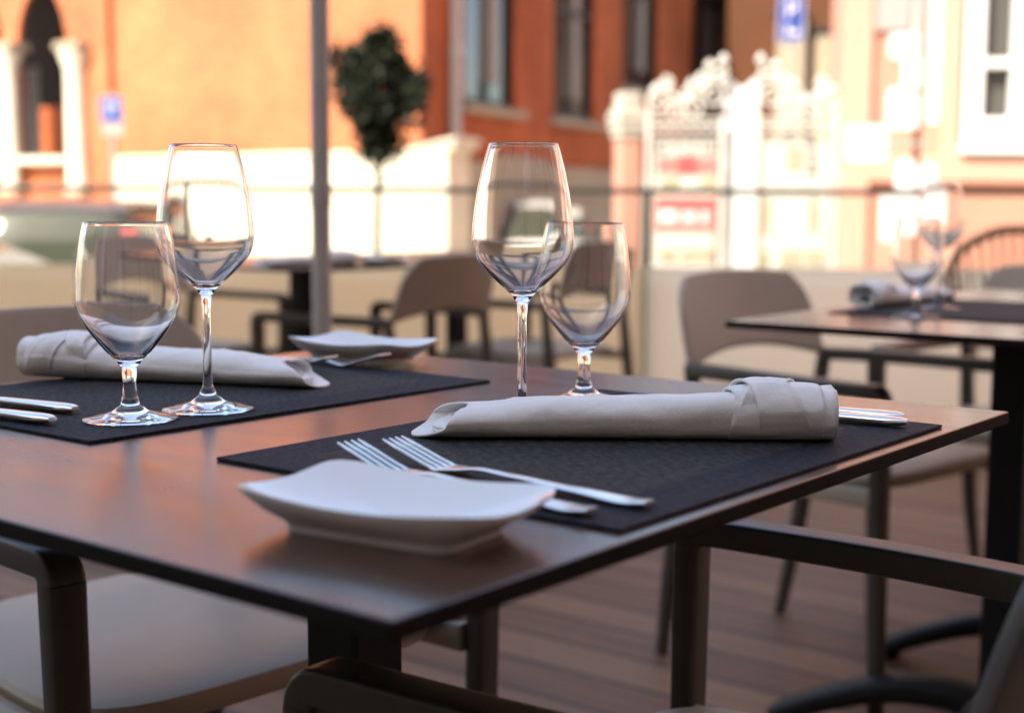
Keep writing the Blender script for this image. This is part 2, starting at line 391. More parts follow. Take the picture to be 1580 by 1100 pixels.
make_table('brown table behind the left glasses, beyond the grey pole', loc=T2C)
T4C = Vector((-0.20, 4.92, 0))
make_table('small far table hidden behind the brown chair back', L=0.60, Wd=0.60, loc=T4C)

# ------------------------------------------------------------------ armchairs
def make_chair():
    t = thing('armchair', 'x', 'chair', (0, 0, 0), 0, 'taupe armchairs on the terrace')
    # seat
    bm = bmesh.new(); loops = []
    for zz, k in ((0.428, 0.93), (0.424, 0.985), (0.436, 1.0), (0.448, 0.985), (0.452, 0.93), (0.449, 0.6), (0.446, 0.2)):
        lp = []
        for q in range(48):
            a = 2 * math.pi * q / 48; ca, sa = math.cos(a), math.sin(a)
            x = math.copysign(abs(ca) ** 0.42, ca) * 0.235 * k; y = math.copysign(abs(sa) ** 0.42, sa) * 0.222 * k
            lp.append((x * (1 + 0.06 * y / 0.222), y + 0.018, zz - 0.006 * (1 - (y / 0.222) ** 2) * (1 if zz > 0.44 else 0)))
        loops.append(lp)
    rings(bm, loops); obj('seat', bm, M['shell'], t)
    # backrest: a low curved panel at arm height
    bm = bmesh.new(); rows = []
    for j in range(15):
        tt = j / 14; row = []
        e = max(0.0, (tt - 0.45) / 0.55)
        hw = 0.240 * (1 - 0.09 * tt) * math.sqrt(max(0.0, 1 - 0.34 * e ** 3.2))
        for i in range(29):
            q = -1 + 2 * i / 28
            x = q * hw
            y = -0.242 + 0.68 * x * x - 0.050 * tt
            z0 = 0.600 + 0.034 * (1 - q * q)
            row.append((x, y, z0 + (0.792 - 0.008 * q * q - z0) * tt))
        rows.append(row)
    rings(bm, rows, close=False)
    obj('backrest', bm, M['shell'], t, solid=0.014, bevel=0.004)
    for sx in (-1, 1):
        # armrest with its rounded front corner
        pts = [(sx * 0.234, -0.205, 0.604), (sx * 0.255, -0.10, 0.606), (sx * 0.271, 0.05, 0.606), (sx * 0.273, 0.225, 0.606)]
        pts = smoothline(pts, 4)
        for k in range(1, 7):
            a = k / 6 * math.pi / 2
            pts.append(Vector((sx * 0.273, 0.225 + 0.018 * math.sin(a), 0.588 + 0.018 * math.cos(a))))
        bm = bmesh.new(); sweep(bm, pts, (1, 0, 0), 0.036, 0.027, n=10, power=9); obj('armrest', bm, M['frame'], t)
        bm = bmesh.new(); sweep(bm, [(sx * 0.273, 0.243, 0.589), (sx * 0.268, 0.243, 0.30), (sx * 0.262, 0.246, 0.0)], (1, 0, 0), [0.038, 0.034, 0.026], [0.030, 0.028, 0.024], power=5); obj('leg', bm, M['frame'], t)
        bm = bmesh.new(); sweep(bm, [(sx * 0.232, -0.200, 0.600), (sx * 0.230, -0.222, 0.42), (sx * 0.225, -0.255, 0.18), (sx * 0.212, -0.285, 0.0)], (1, 0, 0), [0.026, 0.034, 0.030, 0.022], [0.026, 0.034, 0.030, 0.022], power=4); obj('leg', bm, M['frame'], t)
        bm = bmesh.new(); sweep(bm, [(sx * 0.230, -0.205, 0.413), (sx * 0.244, 0.0, 0.410), (sx * 0.255, 0.228, 0.413)], (1, 0, 0), 0.022, 0.034, power=5); obj('side_rail', bm, M['shell'], t)
    return t
chair0 = make_chair()
FT = math.atan2
def fr(dx, dy): return math.atan2(-dx, dy)
used = [0]
def place_chair(x, y, face, label):
    r = fr(*face)
    if not used[0]:
        used[0] = 1; chair0.location = (x, y, 0); chair0.rotation_euler = (0, 0, r); chair0['label'] = label; return chair0
    return dup(chair0, (x, y, 0), r, label)
U2 = (UY.x, UY.y); NU = (-UY.x, -UY.y); V2 = (VX.x, VX.y); NV = (-VX.x, -VX.y)
place_chair(-0.395, 1.560, (0.737, -0.676), 'taupe armchair at the near table, its seat below the table front')
near_chair = place_chair(0.208, 0.995, (-0.815, 0.58), 'armchair at the near table corner, its back toned for shade, only its armrests and back corner in view')
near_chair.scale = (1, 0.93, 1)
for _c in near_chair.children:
    if _c.name.startswith('backrest'): _c.data = _c.data.copy(); _c.data.materials[0] = M['shell_shaded']; _c['label'] = 'dark grey backrest'
place_chair(0.666, 2.721, (0.70, -0.714), 'taupe armchair facing the long right table, its inner back lit')
place_chair(-0.38, 4.03, (-0.84, 0.54), 'brown armchair seen from behind, its back next to the tall glass')
place_chair(-1.15, 4.68, NU, 'distant armchair behind the left glasses, facing the table by the pole')
place_chair(0.083, 4.70, (-0.80, 0.60), 'far armchair seen between and through the two right glasses')
place_chair(1.18, 3.07, NV, 'grey armchair at the far end of the long right table')

# ------------------------------------------------------------------ placemats
def make_placemat(u, v, label, loc=None, rot=0.0):
    bm = bmesh.new(); box(bm, (0, 0, 0.0012), (0.464, 0.332, 0.0024))
    o = obj('placemat', bm, M['mat'], smooth=False, bevel=0.0006)
    o.location = loc if loc else tp(u, v, TZ + 0.0002); o.rotation_euler = (0, 0, ROT + rot)
    return tag(o, label, 'placemat', 'dark woven placemats')
make_placemat(0.178, 0.423, 'dark placemat with lighter woven field under the front napkin and forks')
make_placemat(0.631, 0.406, 'dark placemat holding the two left glasses')
make_placemat(0, 0, 'dark placemat on the long right table', loc=T3C + UY * 0.13 - VX * 0.08 + Vector((0, 0, TZ + 0.0002)))

# ------------------------------------------------------------------ napkins
def nap_pt(s, th, grow=0.0, seed=0.0):
    """s 0 (knotted end) .. 1 (open tail), th angle; returns local point, axis along y"""
    y = -0.147 + 0.294 * s
    rx = 0.0255 + 0.004 * s * s + grow; rz = 0.0192 - 0.0072 * s + grow
    if s < 0.34: rz += 0.0004 * (1 - s / 0.34) ** 0.5; 
    ca, sa = math.cos(th), math.sin(th)
    x = math.copysign(abs(ca) ** 0.9, ca) * rx; z = math.copysign(abs(sa) ** 0.85, sa) * rz
    w = noise.noise(Vector((x * 38 + seed, y * 18, z * 38))) * 0.0024 + noise.noise(Vector((x * 90, y * 60 + seed, z * 90))) * 0.0005
    for (c0_, sl, am) in ((0.62, 0.10, 0.0011), (0.80, -0.07, 0.0009), (0.45, 0.16, 0.0007)):
        dd = (s - c0_ - sl * (th - 1.5)) / 0.011
        if abs(dd) < 4: w += am * math.exp(-dd * dd) * math.sin(max(0.0, min(math.pi, th)))
    w += 0.0009 * math.tanh(18 * (th - 2.05)) * (1 if 0 < th < 3.2 else 0)
    zz = z + rz + (w if sa > -0.7 else 0)
    if sa < -0.3: zz = max(zz, 0.0004)
    return Vector((x + w * ca, y, zz))
def make_napkin(loc, rot, label, name='rolled_napkin'):
    t = thing(name, label, 'napkin', loc, rot, 'rolled white napkins')
    bm = bmesh.new(); rows = []
    for i in range(61):
        s = i / 60; row = []
        for q in range(56):
            th = 2 * math.pi * q / 56
            cut = max(0.0, (s - 0.80) / 0.20)
            p = nap_pt(s, th)
            p.y -= cut * 0.019 * (math.sin(th) - 0.35 * math.cos(th)) - cut * 0.003 * math.sin(3 * th + 0.5)
            if cut: p.z *= (1 - 0.06 * cut); p.x *= (1 + 0.10 * cut)
            row.append(p)
        rows.append(row)
    rings(bm, rows, cap0=False, cap1=False)
    obj('roll', bm, M['napkin'], t, solid=0.0018, sharp=2.5)
    # inner turns of the roll, showing at both open ends
    bm = bmesh.new(); rows = []
    for i in range(41):
        s = 0.015 + 0.95 * i / 40; row = []
        for q in range(100):
            th = 2 * math.pi * q / 40 + 0.6
            g = -0.003 - 0.0042 * (q / 40)
            p = nap_pt(s, th, g); p.z = max(0.0025, p.z + 0.0008 - g * 0.55)
            if s > 0.78: p.y -= (s - 0.78) / 0.185 * 0.016 * (math.sin(th) - 0.35 * math.cos(th))
            row.append(p)
        rows.append(row)
    rings(bm, rows, close=False)
    obj('inner_fold', bm, M['napkin'], t, solid=0.0014, sharp=2.5)
    # the cloth band knotted round the other end: a straight turn and a slanting turn on top of it
    def band(name, s0f, s1f, grow, th0, th1, taper=0.0):
        bm = bmesh.new(); rows = []
        for i in range(73):
            th = th0 + (th1 - th0) * i / 72; row = []
            e = min(1.0, min(i, 72 - i) / 8) if abs(th1 - th0) < 6.2 else 1.0
            for q in range(25):
                k = q / 24; s = s0f(th) + (s1f(th) - s0f(th)) * k
                bulge = 0.0012 * math.sin(math.pi * k) ** 0.6 if True else 0
                row.append(nap_pt(s, th, 0.0006 + (0.0008 * (math.exp(-(k / 0.09) ** 2) + math.exp(-((1 - k) / 0.09) ** 2)) if name == 'band_fold' else 0) + (grow + bulge) * (0.25 + 0.75 * e), 3.1))
            rows.append(row)
        rings(bm, rows, close=False); return obj(name, bm, M['napkin'], t, solid=0.0020, sharp=2.5)
    band('band', lambda th: 0.035 + 0.005 * math.sin(th), lambda th: 0.262 + 0.006 * math.sin(2 * th), 0.0008, -math.pi / 2, 1.5 * math.pi)
    band('band_fold', lambda th: 0.075 + 0.036 * (th - 0.6), lambda th: 0.165 + 0.036 * (th - 0.6), 0.0022, -0.9, 2.9)
    band('band_fold', lambda th: 0.185 - 0.040 * (th - 0.6), lambda th: 0.250 - 0.020 * (th - 0.6), 0.0028, 0.1, 3.6)
    return t
def nrot(u0, v0, u1, v1): return ROT + math.atan2(-(v1 - v0), (u1 - u0))
make_napkin(tp(0.170, 0.447, TZ + 0.0032), nrot(0.041, 0.515, 0.274, 0.344), 'white napkin roll on the front placemat, next to the steel forks')
make_napkin(tp(0.704, 0.427, TZ + 0.0032), nrot(0.804, 0.348, 0.533, 0.476), 'white napkin roll lying behind the two left glasses')
q0 = at(1390, 472, 2.48); 
make_napkin(Vector((q0.x, q0.y, TZ + 0.0032)), R(-42), 'blurred napkin roll on the long right table')

# ------------------------------------------------------------------ bread plates
def make_plate(loc, rot, label):
    t = thing('square_plate', label, 'plate', loc, rot, 'square white bread plates')
    bm = bmesh.new(); seg = 72
    def sq(a, r, n=7.0):
        ca, sa = math.cos(a), math.sin(a)
        k = (abs(ca) ** n + abs(sa) ** n) ** (-1 / n)
        return ca * k * r * 0.75, sa * k * r * 1.20, (k - 1) / 0.28
    prof = []  # (radius, base z, corner lift)
    for i in range(1, 15):
        k = i / 14; prof.append((0.0655 * k, 0.0045 + 0.0150 * max(0.0, (k - 0.16) / 0.84) ** 1.55, 0.0042 * k ** 3))
    prof += [(0.0664, 0.0198, 0.0043), (0.0660, 0.0180, 0.0043), (0.062, 0.0137, 0.0036), (0.055, 0.0084, 0.0020), (0.047, 0.0048, 0.0004), (0.0455, 0.0035, 0), (0.0450, 0.0, 0), (0.0425, 0.0, 0), (0.0415, 0.003, 0)]
    prev = None; c0 = bm.verts.new((0, 0, 0.0045))
    for (r, z, lift) in prof:
        cur = []
        for q in range(seg):
            x, y, k = sq(2 * math.pi * q / seg, r); cur.append(bm.verts.new((x, y, z + lift * min(1.0, max(0, k)))))
        for q in range(seg):
            j = (q + 1) % seg
            if prev is None: bm.faces.new((c0, cur[q], cur[j]))
            else: bm.faces.new((prev[q], cur[q], cur[j], prev[j]))
        prev = cur
    bm.faces.new(prev)
    o = obj('dish', bm, M['porcelain'], t, sharp=1.2)
    return t
make_plate(tp(0.111, 0.121, TZ + 0.0003), ROT + 0.13, 'white square bread plate near the table corner, in front of the forks')
make_plate(tp(0.693, 0.690, TZ + 0.0029), ROT + 0.02, 'white square bread plate at the far edge, beyond the left napkin')

# ------------------------------------------------------------------ cutlery
def make_fork(loc, rot, label):
    """local y: tines at +y; length 0.21"""
    t = thing('fork', label, 'fork', loc, rot, 'steel forks')
    def zp(y):  # side profile, from handle end -0.105 to tips +0.105
        P = [(-0.105, 0.0035), (-0.09, 0.0020), (-0.05, 0.0032), (0.0, 0.0048), (0.025, 0.0056), (0.045, 0.0036), (0.056, 0.0024), (0.066, 0.0048), (0.105, 0.0165)]
        for (a, za), (b, zb) in zip(P, P[1:]):
            if y <= b:
                k = (y - a) / (b - a); k = k if a > 0.06 else k * k * (3 - 2 * k); return za + (zb - za) * k
        return P[-1][1]
    bm = bmesh.new()
    ys = [-0.105 + i * 0.005 for i in range(33)]
    def hw(y):
        P = [(-0.105, 0.006), (-0.100, 0.0088), (-0.085, 0.0095), (-0.03, 0.0052), (0.02, 0.0034), (0.034, 0.0048), (0.046, 0.0098), (0.056, 0.0118)]
        for (a, za), (b, zb) in zip(P, P[1:]):
            if y <= b: return za + (zb - za) * max(0, (y - a)) / (b - a)
        return P[-1][1]
    sweep(bm, [(0, y, zp(y)) for y in ys], (1, 0, 0), [2 * hw(y) for y in ys], 0.0024, power=3.5)
    o = obj('handle', bm, M['steel'], t)
    for k in range(4):
        x = (k - 1.5) * 0.0061
        bm = bmesh.new(); yt = [0.052 + i * 0.00533 for i in range(11)]
        sweep(bm, [(x * (1 - 0.05 * i / 10), y, zp(y)) for i, y in enumerate(yt)], (1, 0, 0), [0.0046] * 2 + [0.0036] * 7 + [0.0028, 0.0014], 0.0020, power=3.5)
        obj('tine', bm, M['steel'], t)
    return t
MZ = TZ + 0.0030
def forkpose(u0, v0, u1, v1):
    """handle end (u0,v0), tip (u1,v1) -> loc of centre and rotation"""
    return tp((u0 + u1) / 2, (v0 + v1) / 2, MZ), nrot(u0, v0, u1, v1)
make_fork(*forkpose(0.040, 0.206, 0.250, 0.224), 'steel fork on the front placemat, right beside the bread plate rim')
make_fork(*forkpose(0.026, 0.243, 0.236, 0.252), 'steel fork on the front placemat, on the napkin side of its twin')
make_fork(*forkpose(0.835, 0.550, 0.622, 0.575), 'steel fork at the left setting, on the napkin side')
make_fork(*forkpose(0.810, 0.600, 0.597, 0.628), 'steel fork at the left setting, against the far bread plate')

def make_knife(loc, rot, label, length=0.22):
    """local y: blade tip at +y"""
    t = thing('knife', label, 'knife', loc, rot, 'steel knives')
    h = length / 2; hb = h * 0.12
    bm = bmesh.new()
    ys = [-h, -h + 0.006, -h + 0.02, -h + 0.06, hb - 0.012, hb]
    sweep(bm, [(0, y, 0.0042) for y in ys], (1, 0, 0), [0.009, 0.0142, 0.0160, 0.0140, 0.0098, 0.0085], [0.0040, 0.0070, 0.0076, 0.0070, 0.0056, 0.0040], power=2.6)
    obj('handle', bm, M['steel'], t)
    bm = bmesh.new()
    n = 12; pts = []; W = []; H = []
    for i in range(n + 1):
        k = i / n; y = hb + (h - hb) * k
        pts.append((0.0010 * math.sin(math.pi * k), y, 0.0040 - 0.0012 * k)); W.append(0.0085 + 0.0095 * math.sin(math.pi * min(1, k * 1.15) ** 0.8) if k < 0.86 else 0.0085 + 0.0095 * max(0.0, math.sin(math.pi * min(1, k * 1.15) ** 0.8)) - 0.0055 * (k - 0.86) / 0.14); H.append(0.0022 - 0.0012 * k)
    sweep(bm, pts, (1, 0, 0), W, H, power=3)
    obj('blade', bm, M['steel'], t)
    return t
make_knife(*forkpose(0.026, 0.622, 0.246, 0.585), 'steel knife handle sticking out from behind the front napkin, nearer the viewer')
make_knife(*forkpose(0.040, 0.648, 0.260, 0.618), 'steel knife handle sticking out from behind the front napkin, farther back')
make_knife(*forkpose(0.582, 0.242, 0.800, 0.212), 'steel knife on the left placemat, on the napkin side of its twin')
make_knife(*forkpose(0.548, 0.198, 0.766, 0.170), 'steel knife along the front edge of the left placemat')

# ------------------------------------------------------------------ glasses
def wine_profile(H, stem_top, bowl, r_foot, r_stem):
    """bowl = outer control points from the top of the stem to the rim"""
    out = [(0, 0.0004), (r_foot * 0.5, 0.0012), (r_foot * 0.96, 0.0002), (r_foot, 0.0010), (r_foot * 0.985, 0.0022), (r_foot * 0.7, 0.0038), (r_foot * 0.38, 0.0068), (r_foot * 0.20, 0.0122), (r_stem * 1.22, 0.0200), (r_stem, 0.030)]
    zs = stem_top - 0.012
    if zs > 0.034: out += [(r_stem, 0.5 * (0.03 + zs)), (r_stem, zs)]
    out += [(r_stem * 1.30, stem_top - 0.004)]
    curve = [(p.x, p.z) for p in smoothline([(r, 0, z) for r, z in bowl], 6)]
    n = len(curve)
    out += curve
    inn = []
    rr, zz_ = curve[-1]
    out[-1] = (rr + 0.0001, H - 0.0009); out.append((rr, H))
    inn = [(rr - 0.00018, H + 0.00022), (rr - 0.00050, H + 0.00022), (rr - 0.00068, H), (rr - 0.00070, H - 0.0009)]
    for q in range(n - 2, 2, -1):
        r, z = curve[q]; k = (z - bowl[0][1]) / (H - bowl[0][1])
        e = max(0.0, 1 - k / 0.4)
        r2 = r - (0.0007 + 0.0007 * (1 - k) + 0.0010 * e * e); z2 = z + 0.0028 * e * e
        if r2 > 0.0025: inn.append((r2, z2))
    inn.append((0, inn[-1][1] - 0.0012))
    return out + inn
TALL = wine_profile(0.2205, 0.098, [(0.0074, 0.1005), (0.0165, 0.1090), (0.0275, 0.1195), (0.0365, 0.1305), (0.0400, 0.1420), (0.0394, 0.1590), (0.0367, 0.1800), (0.0325, 0.2010), (0.0273, 0.2205)], 0.0385, 0.0036)
SHORT = wine_profile(0.1575, 0.0455, [(0.0100, 0.0478), (0.0168, 0.0540), (0.0262, 0.0655), (0.0352, 0.0785), (0.0404, 0.0920), (0.0400, 0.1080), (0.0382, 0.1270), (0.0357, 0.1440), (0.0328, 0.1575)], 0.0375, 0.0050)
def make_glass(prof, loc, label, group):
    bm = bmesh.new(); lathe(bm, prof, 144)
    o = obj('wine_glass', bm, M['glass'], sharp=1.4); o.location = loc
    return tag(o, label, 'wine glass', group)
GZ = TZ + 0.0028
make_glass(TALL, Vector((-0.256, 1.146, GZ)), 'tall stemmed wine glass on the left placemat', 'tall wine glasses')
make_glass(SHORT, Vector((-0.306, 1.090, GZ)), 'short stemmed water glass in front of the left napkin', 'short water glasses')
make_glass(TALL, Vector((0.008, 1.085, TZ + 0.0004 + 0.0024)), 'tall stemmed wine glass behind the front napkin', 'tall wine glasses')
make_glass(SHORT, Vector((0.064, 1.212, GZ)), 'short stemmed water glass behind the front napkin', 'short water glasses')
q1 = at(1413, 484, 2.20); q2 = at(1447, 470, 2.38)
make_glass(SHORT, Vector((q1.x, q1.y, TZ + 0.0004)), 'short stemmed water glass on the long right table', 'short water glasses')
make_glass(TALL, Vector((q2.x, q2.y, TZ + 0.0004)), 'tall stemmed wine glass on the long right table', 'tall wine glasses')

# table T2 has a roll of cloth on it
q3 = at(478, 408, 3.95); make_napkin(Vector((q3.x, q3.y, TZ + 0.001)), ROT + 1.3, 'pale napkin roll on the table beyond the grey pole')
q4 = at(590, 404, 4.05); make_plate(Vector((q4.x, q4.y, TZ + 0.001)), ROT + 0.1, 'pale plate on the far table between pole and brown chair')

# ------------------------------------------------------------------ pole and windbreak
pp = at(497, 500, 2.95)
t = thing('metal_pole', 'tall grey metal pole standing among the terrace tables', 'pole', (pp.x, pp.y, 0))
bm = bmesh.new(); lathe(bm, [(0, 0.03), (0.0205, 0.03), (0.0205, 2.9), (0, 2.9)], 24); obj('shaft', bm, M['grey_metal'], t)
bm = bmesh.new(); lathe(bm, [(0, 0.0), (0.14, 0.0), (0.14, 0.012), (0.05, 0.022), (0.028, 0.06), (0.0, 0.06)], 32); obj('base', bm, M['grey_metal'], t)
bm = bmesh.new(); lathe(bm, [(0.0206, 0.92), (0.0225, 0.922), (0.0225, 0.968), (0.0206, 0.97)], 24); obj('clamp', bm, M['grey_metal'], t)
WY = 5.5; xs = [-5.11, -3.23, -1.35, 0.53, 2.41, 4.29]; RZ = 0.985; CZ = 0.685
wlab = ['windbreak panel of cream canvas under clear glass at the far left', 'windbreak panel of cream canvas under glass in front of the parked cars',
        'windbreak panel of cream canvas under glass behind the pole and the brown chair', 'windbreak panel of cream canvas under glass in front of the white menu stands', 'windbreak panel of cream canvas under glass at the far right']
for i in range(5):
    x0, x1 = xs[i], xs[i + 1]
    t = thing('windbreak_panel', wlab[i], 'windbreak', ((x0 + x1) / 2, WY, 0), 0, 'windbreak panels along the terrace edge')
    w = x1 - x0
    bm = bmesh.new(); box(bm, (0, 0, RZ), (w, 0.035, 0.024)); obj('top_rail', bm, M['rail'], t, smooth=False, bevel=0.004)
    bm = bmesh.new(); box(bm, (-w / 2 + 0.010, 0.01, (RZ - 0.012) / 2), (0.020, 0.03, RZ - 0.012)); obj('post', bm, M['rail'], t, smooth=False, bevel=0.003)
    bm = bmesh.new(); box(bm, (0.013, 0, (CZ + RZ - 0.012) / 2 + 0.003), (w - 0.028, 0.006, RZ - CZ - 0.02)); obj('pane', bm, M['pane'], t, smooth=False)
    bm = bmesh.new(); rows = []
    for a in range(65):
        k = a / 64; row = []
        for b in range(9):
            z = 0.03 + (CZ - 0.03) * b / 8
            row.append((-w / 2 + 0.003 + (w - 0.006) * k, -0.022 + (0.006 * math.sin(k * 19 + i) + 0.004 * math.sin(k * 43 + 2 * i)) * math.sin(math.pi * b / 8), z))
        rows.append(row)
    rings(bm, rows, close=False); obj('canvas', bm, M['canvas_white' if i >= 3 else 'canvas'], t, solid=0.003)

# ------------------------------------------------------------------ laurel tree in a pot
tc_ = at(583, 300, 7.0); TX, TY = tc_.x, tc_.y
t = thing('laurel_tree', 'dark green ball-headed laurel tree on a thin trunk beside the pole', 'tree', (TX, TY, SZ))
bm = bmesh.new(); lathe(bm, [(0, 0), (0.16, 0), (0.21, 0.36), (0.225, 0.36), (0.225, 0.40), (0.19, 0.40), (0.185, 0.36), (0, 0.35)], 32); obj('pot', bm, M['clay'], t)
bm = bmesh.new(); tube(bm, smoothline([(0, 0, 0.3), (0.012, 0, 0.8), (-0.006, 0.01, 1.3), (0.006, 0, 1.75), (0.01, 0, 2.0)], 5), [0.023 - 0.0005 * i for i in range(21)], 8)
for k in range(9):
    a = k * 2.4; z = 1.62 + 0.04 * k
    tube(bm, smoothline([(0.005, 0, z), (0.09 * math.cos(a), 0.09 * math.sin(a), z + 0.10), (0.17 * math.cos(a), 0.17 * math.sin(a), z + 0.26)], 4), [0.008 - 0.0006 * i for i in range(9)], 6)
obj('trunk', bm, M['bark'], t)
bm = bmesh.new(); rnd = random.Random(11)
clumps = []
for k in range(80):
    a = rnd.uniform(0, 6.28); z = rnd.uniform(-1, 1); rr = math.sqrt(1 - z * z) * rnd.uniform(0.15, 1.0)
    zz = z * 0.265
    sc = 0.215 if zz > -0.05 else 0.215 * (1 + (zz + 0.05) * 2.3)
    clumps.append((Vector((math.cos(a) * rr * sc, math.sin(a) * rr * sc, 2.06 + zz)), rnd.uniform(0.035, 0.075)))
clumps += [(Vector((0.03, 0, 2.35)), 0.05), (Vector((0.17, 0.02, 2.15)), 0.06), (Vector((0.20, -0.03, 2.05)), 0.05), (Vector((-0.19, 0, 2.24)), 0.05)]
for (cc, cr) in clumps:
    for k in range(170):
        d = Vector((rnd.gauss(0, 1), rnd.gauss(0, 1), rnd.gauss(0, 1))).normalized() * cr * (rnd.uniform(0.3, 1.15) if k % 9 else rnd.uniform(1.0, 1.7))
        p = cc + d
        ax = (d.normalized() + Vector((rnd.uniform(-.8, .8), rnd.uniform(-.8, .8), rnd.uniform(-.3, .9)))).normalized()
        sd = ax.cross(Vector((rnd.uniform(-1, 1), rnd.uniform(-1, 1), rnd.uniform(-1, 1)))).normalized()
        l = rnd.uniform(0.026, 0.044); w = l * 0.30
        vs = [bm.verts.new(p), bm.verts.new(p + ax * l * 0.5 + sd * w), bm.verts.new(p + ax * l), bm.verts.new(p + ax * l * 0.5 - sd * w)]
        bm.faces.new(vs)
obj('crown', bm, M['leaf'], t, smooth=False)

# ------------------------------------------------------------------ writing
def text_mesh(name, body, size, mat_, parent, loc, rotz=0.0, depth=0.002, align='CENTER', sx=1.0):
    cu = bpy.data.curves.new(name, 'FONT'); cu.body = body; cu.size = size; cu.extrude = depth; cu.align_x = align; cu.align_y = 'CENTER'
    o = bpy.data.objects.new(name, cu); COL.objects.link(o)
    dg = bpy.context.evaluated_depsgraph_get(); me = bpy.data.meshes.new_from_object(o.evaluated_get(dg))
    bpy.data.objects.remove(o); me.name = name; me.materials.clear(); me.materials.append(mat_)
    m = bpy.data.objects.new(name, me); COL.objects.link(m); m.parent = parent
    m.location = loc; m.rotation_euler = (math.pi / 2, 0, rotz); m.scale = (sx, 1, 1)
    return m

# ------------------------------------------------------------------ orange brick building (corner building)
K = at(650, 315, 20.0); K.z = 0
LD = Vector((-0.8988, 0.4383, 0)); SD = Vector((0.4383, 0.8988, 0))     # along the sunlit front, along the shaded side
BR = math.atan2(-LD.y, -LD.x)        # local +x points from left to the corner; local +y goes into the building
# local axes: x = -LD, y = SD ; origin at the corner on the street
bld = thing('corner_building', 'orange brick corner building with stone plinth and arched loggia', 'building', (K.x, K.y, SZ), BR)
def lx(px):
    """distance from the corner along the sunlit front of the point seen at column px"""
    k = (px - 790) / F
    return (K.x - k * K.y) / (k * LD.y - LD.x)
def ly(px):
    k = (px - 790) / F
    return (k * K.y - K.x) / (SD.x - k * SD.y)
def zfront(px, py):
    p = K + LD * lx(px); return at(px, py, p.y).z - SZ
def zside(px, py):
    p = K + SD * ly(px); return at(px, py, p.y).z - SZ
HB = 6.9
pl_z = zfront(400, 246)
# front wall with two arched openings
arches = []
a_l, a_r = -lx(38), -lx(113)
w_ar = a_r - a_l
arches.append((a_l, a_r)); arches.append((a_l - w_ar * 1.30, a_l - w_ar * 0.30)); arches.append((a_l - w_ar * 2.60, a_l - w_ar * 1.60))
z_sill = zfront(70, 243); z_spr = zfront(70, 78)
def arch_wall(bm, x0, x1, openings, zs, zp, ztop, y0, y1):
    xs_ = [x0]
    ops = sorted(openings)
    cur = x0
    for (a, b) in ops:
        prism(bm, [(cur, zs), (a, zs), (a, ztop), (cur, ztop)], 'y', y0, y1)
        r = (b - a) / 2; cxx = (a + b) / 2
        arc = [(cxx - r * math.cos(math.pi * k / 16), zp + r * 1.9 * math.sin(math.pi * k / 16)) for k in range(17)]
        for p, q in zip(arc, arc[1:]):
            prism(bm, [(p[0], p[1]), (q[0], q[1]), (q[0], ztop), (p[0], ztop)], 'y', y0, y1)
        cur = b
    prism(bm, [(cur, zs), (x1, zs), (x1, ztop), (cur, ztop)], 'y', y0, y1)
bm = bmesh.new(); arch_wall(bm, -16.0, 0.0, arches, z_sill, z_spr, HB, 0.0, 0.10)
prism(bm, [(-16.0, 0), (0, 0), (0, z_sill), (-16.0, z_sill)], 'y', 0.0, 0.10)
bmesh.ops.remove_doubles(bm, verts=bm.verts, dist=0.0005)
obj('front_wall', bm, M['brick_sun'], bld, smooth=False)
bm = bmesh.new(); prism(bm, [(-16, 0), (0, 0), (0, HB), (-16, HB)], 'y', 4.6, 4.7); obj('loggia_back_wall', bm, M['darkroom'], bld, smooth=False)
# shaded side wall with window openings
def side_wall():
    bm = bmesh.new()
    wins = []
    for (a, b, yb) in ((715, 792, 166), (850, 913, 186), (956, 1008, 140), (1060, 1110, 136)):
        wins.append((ly(a), ly(b), zside((a + b) / 2, yb)))
    cur = 0.101
    for (a, b, z0) in wins:
        prism(bm, [(cur, 0), (a, 0), (a, HB), (cur, HB)], 'x', -0.5, 0.0)
        prism(bm, [(a, 0), (b, 0), (b, z0), (a, z0)], 'x', -0.5, 0.0)
        prism(bm, [(a, z0 + 2.7), (b, z0 + 2.7), (b, HB), (a, HB)], 'x', -0.5, 0.0)
        cur = b
    prism(bm, [(cur, 0), (34, 0), (34, HB), (cur, HB)], 'x', -0.5, 0.0)
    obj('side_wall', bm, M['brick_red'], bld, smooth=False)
    for (a, b, z0) in wins:
        w = b - a; hgt = 2.7
        f = bmesh.new()
        for q in (a + 0.05, (a + b) / 2, b - 0.05): box(f, (-0.10, q, z0 + hgt / 2), (0.08, 0.09, hgt))
        box(f, (-0.10, (a + b) / 2, z0 + 0.06), (0.078, w, 0.11)); box(f, (-0.10, (a + b) / 2, z0 + 1.9), (0.076, w, 0.08))
        fo = obj('window', f, M['wood_dark'], bld, smooth=False)
        g = bmesh.new(); box(g, (-0.135, (a + b) / 2, z0 + hgt / 2), (0.02, w, hgt)); obj('pane', g, M['darkglass'], fo, smooth=False)
        cu = bmesh.new(); box(cu, (-0.115, a + w * 0.60, z0 + 0.25 + hgt / 2), (0.008, w * (0.34 if a < 12 else 0.72), hgt - 0.3)); obj('curtain', cu, M['curtain' if a < 12 else 'stone'], fo, smooth=False)
        s_ = bmesh.new(); box(s_, (0.03, (a + b) / 2, z0 - 0.07), (0.30, w + 0.35, 0.13)); obj('sill', s_, M['stone_shade'], fo, smooth=False, bevel=0.015)
side_wall()
bm = bmesh.new(); prism(bm, [(-16, 0), (0, 0), (0, 0.06), (-16, 0.06)], 'y', 0.101, 34); prism(bm, [(-16.2, HB), (0.3, HB), (0.3, HB + 0.25), (-16.2, HB + 0.25)], 'y', -0.3, 34.2); obj('roof', bm, M['stone_shade'], bld, smooth=False)
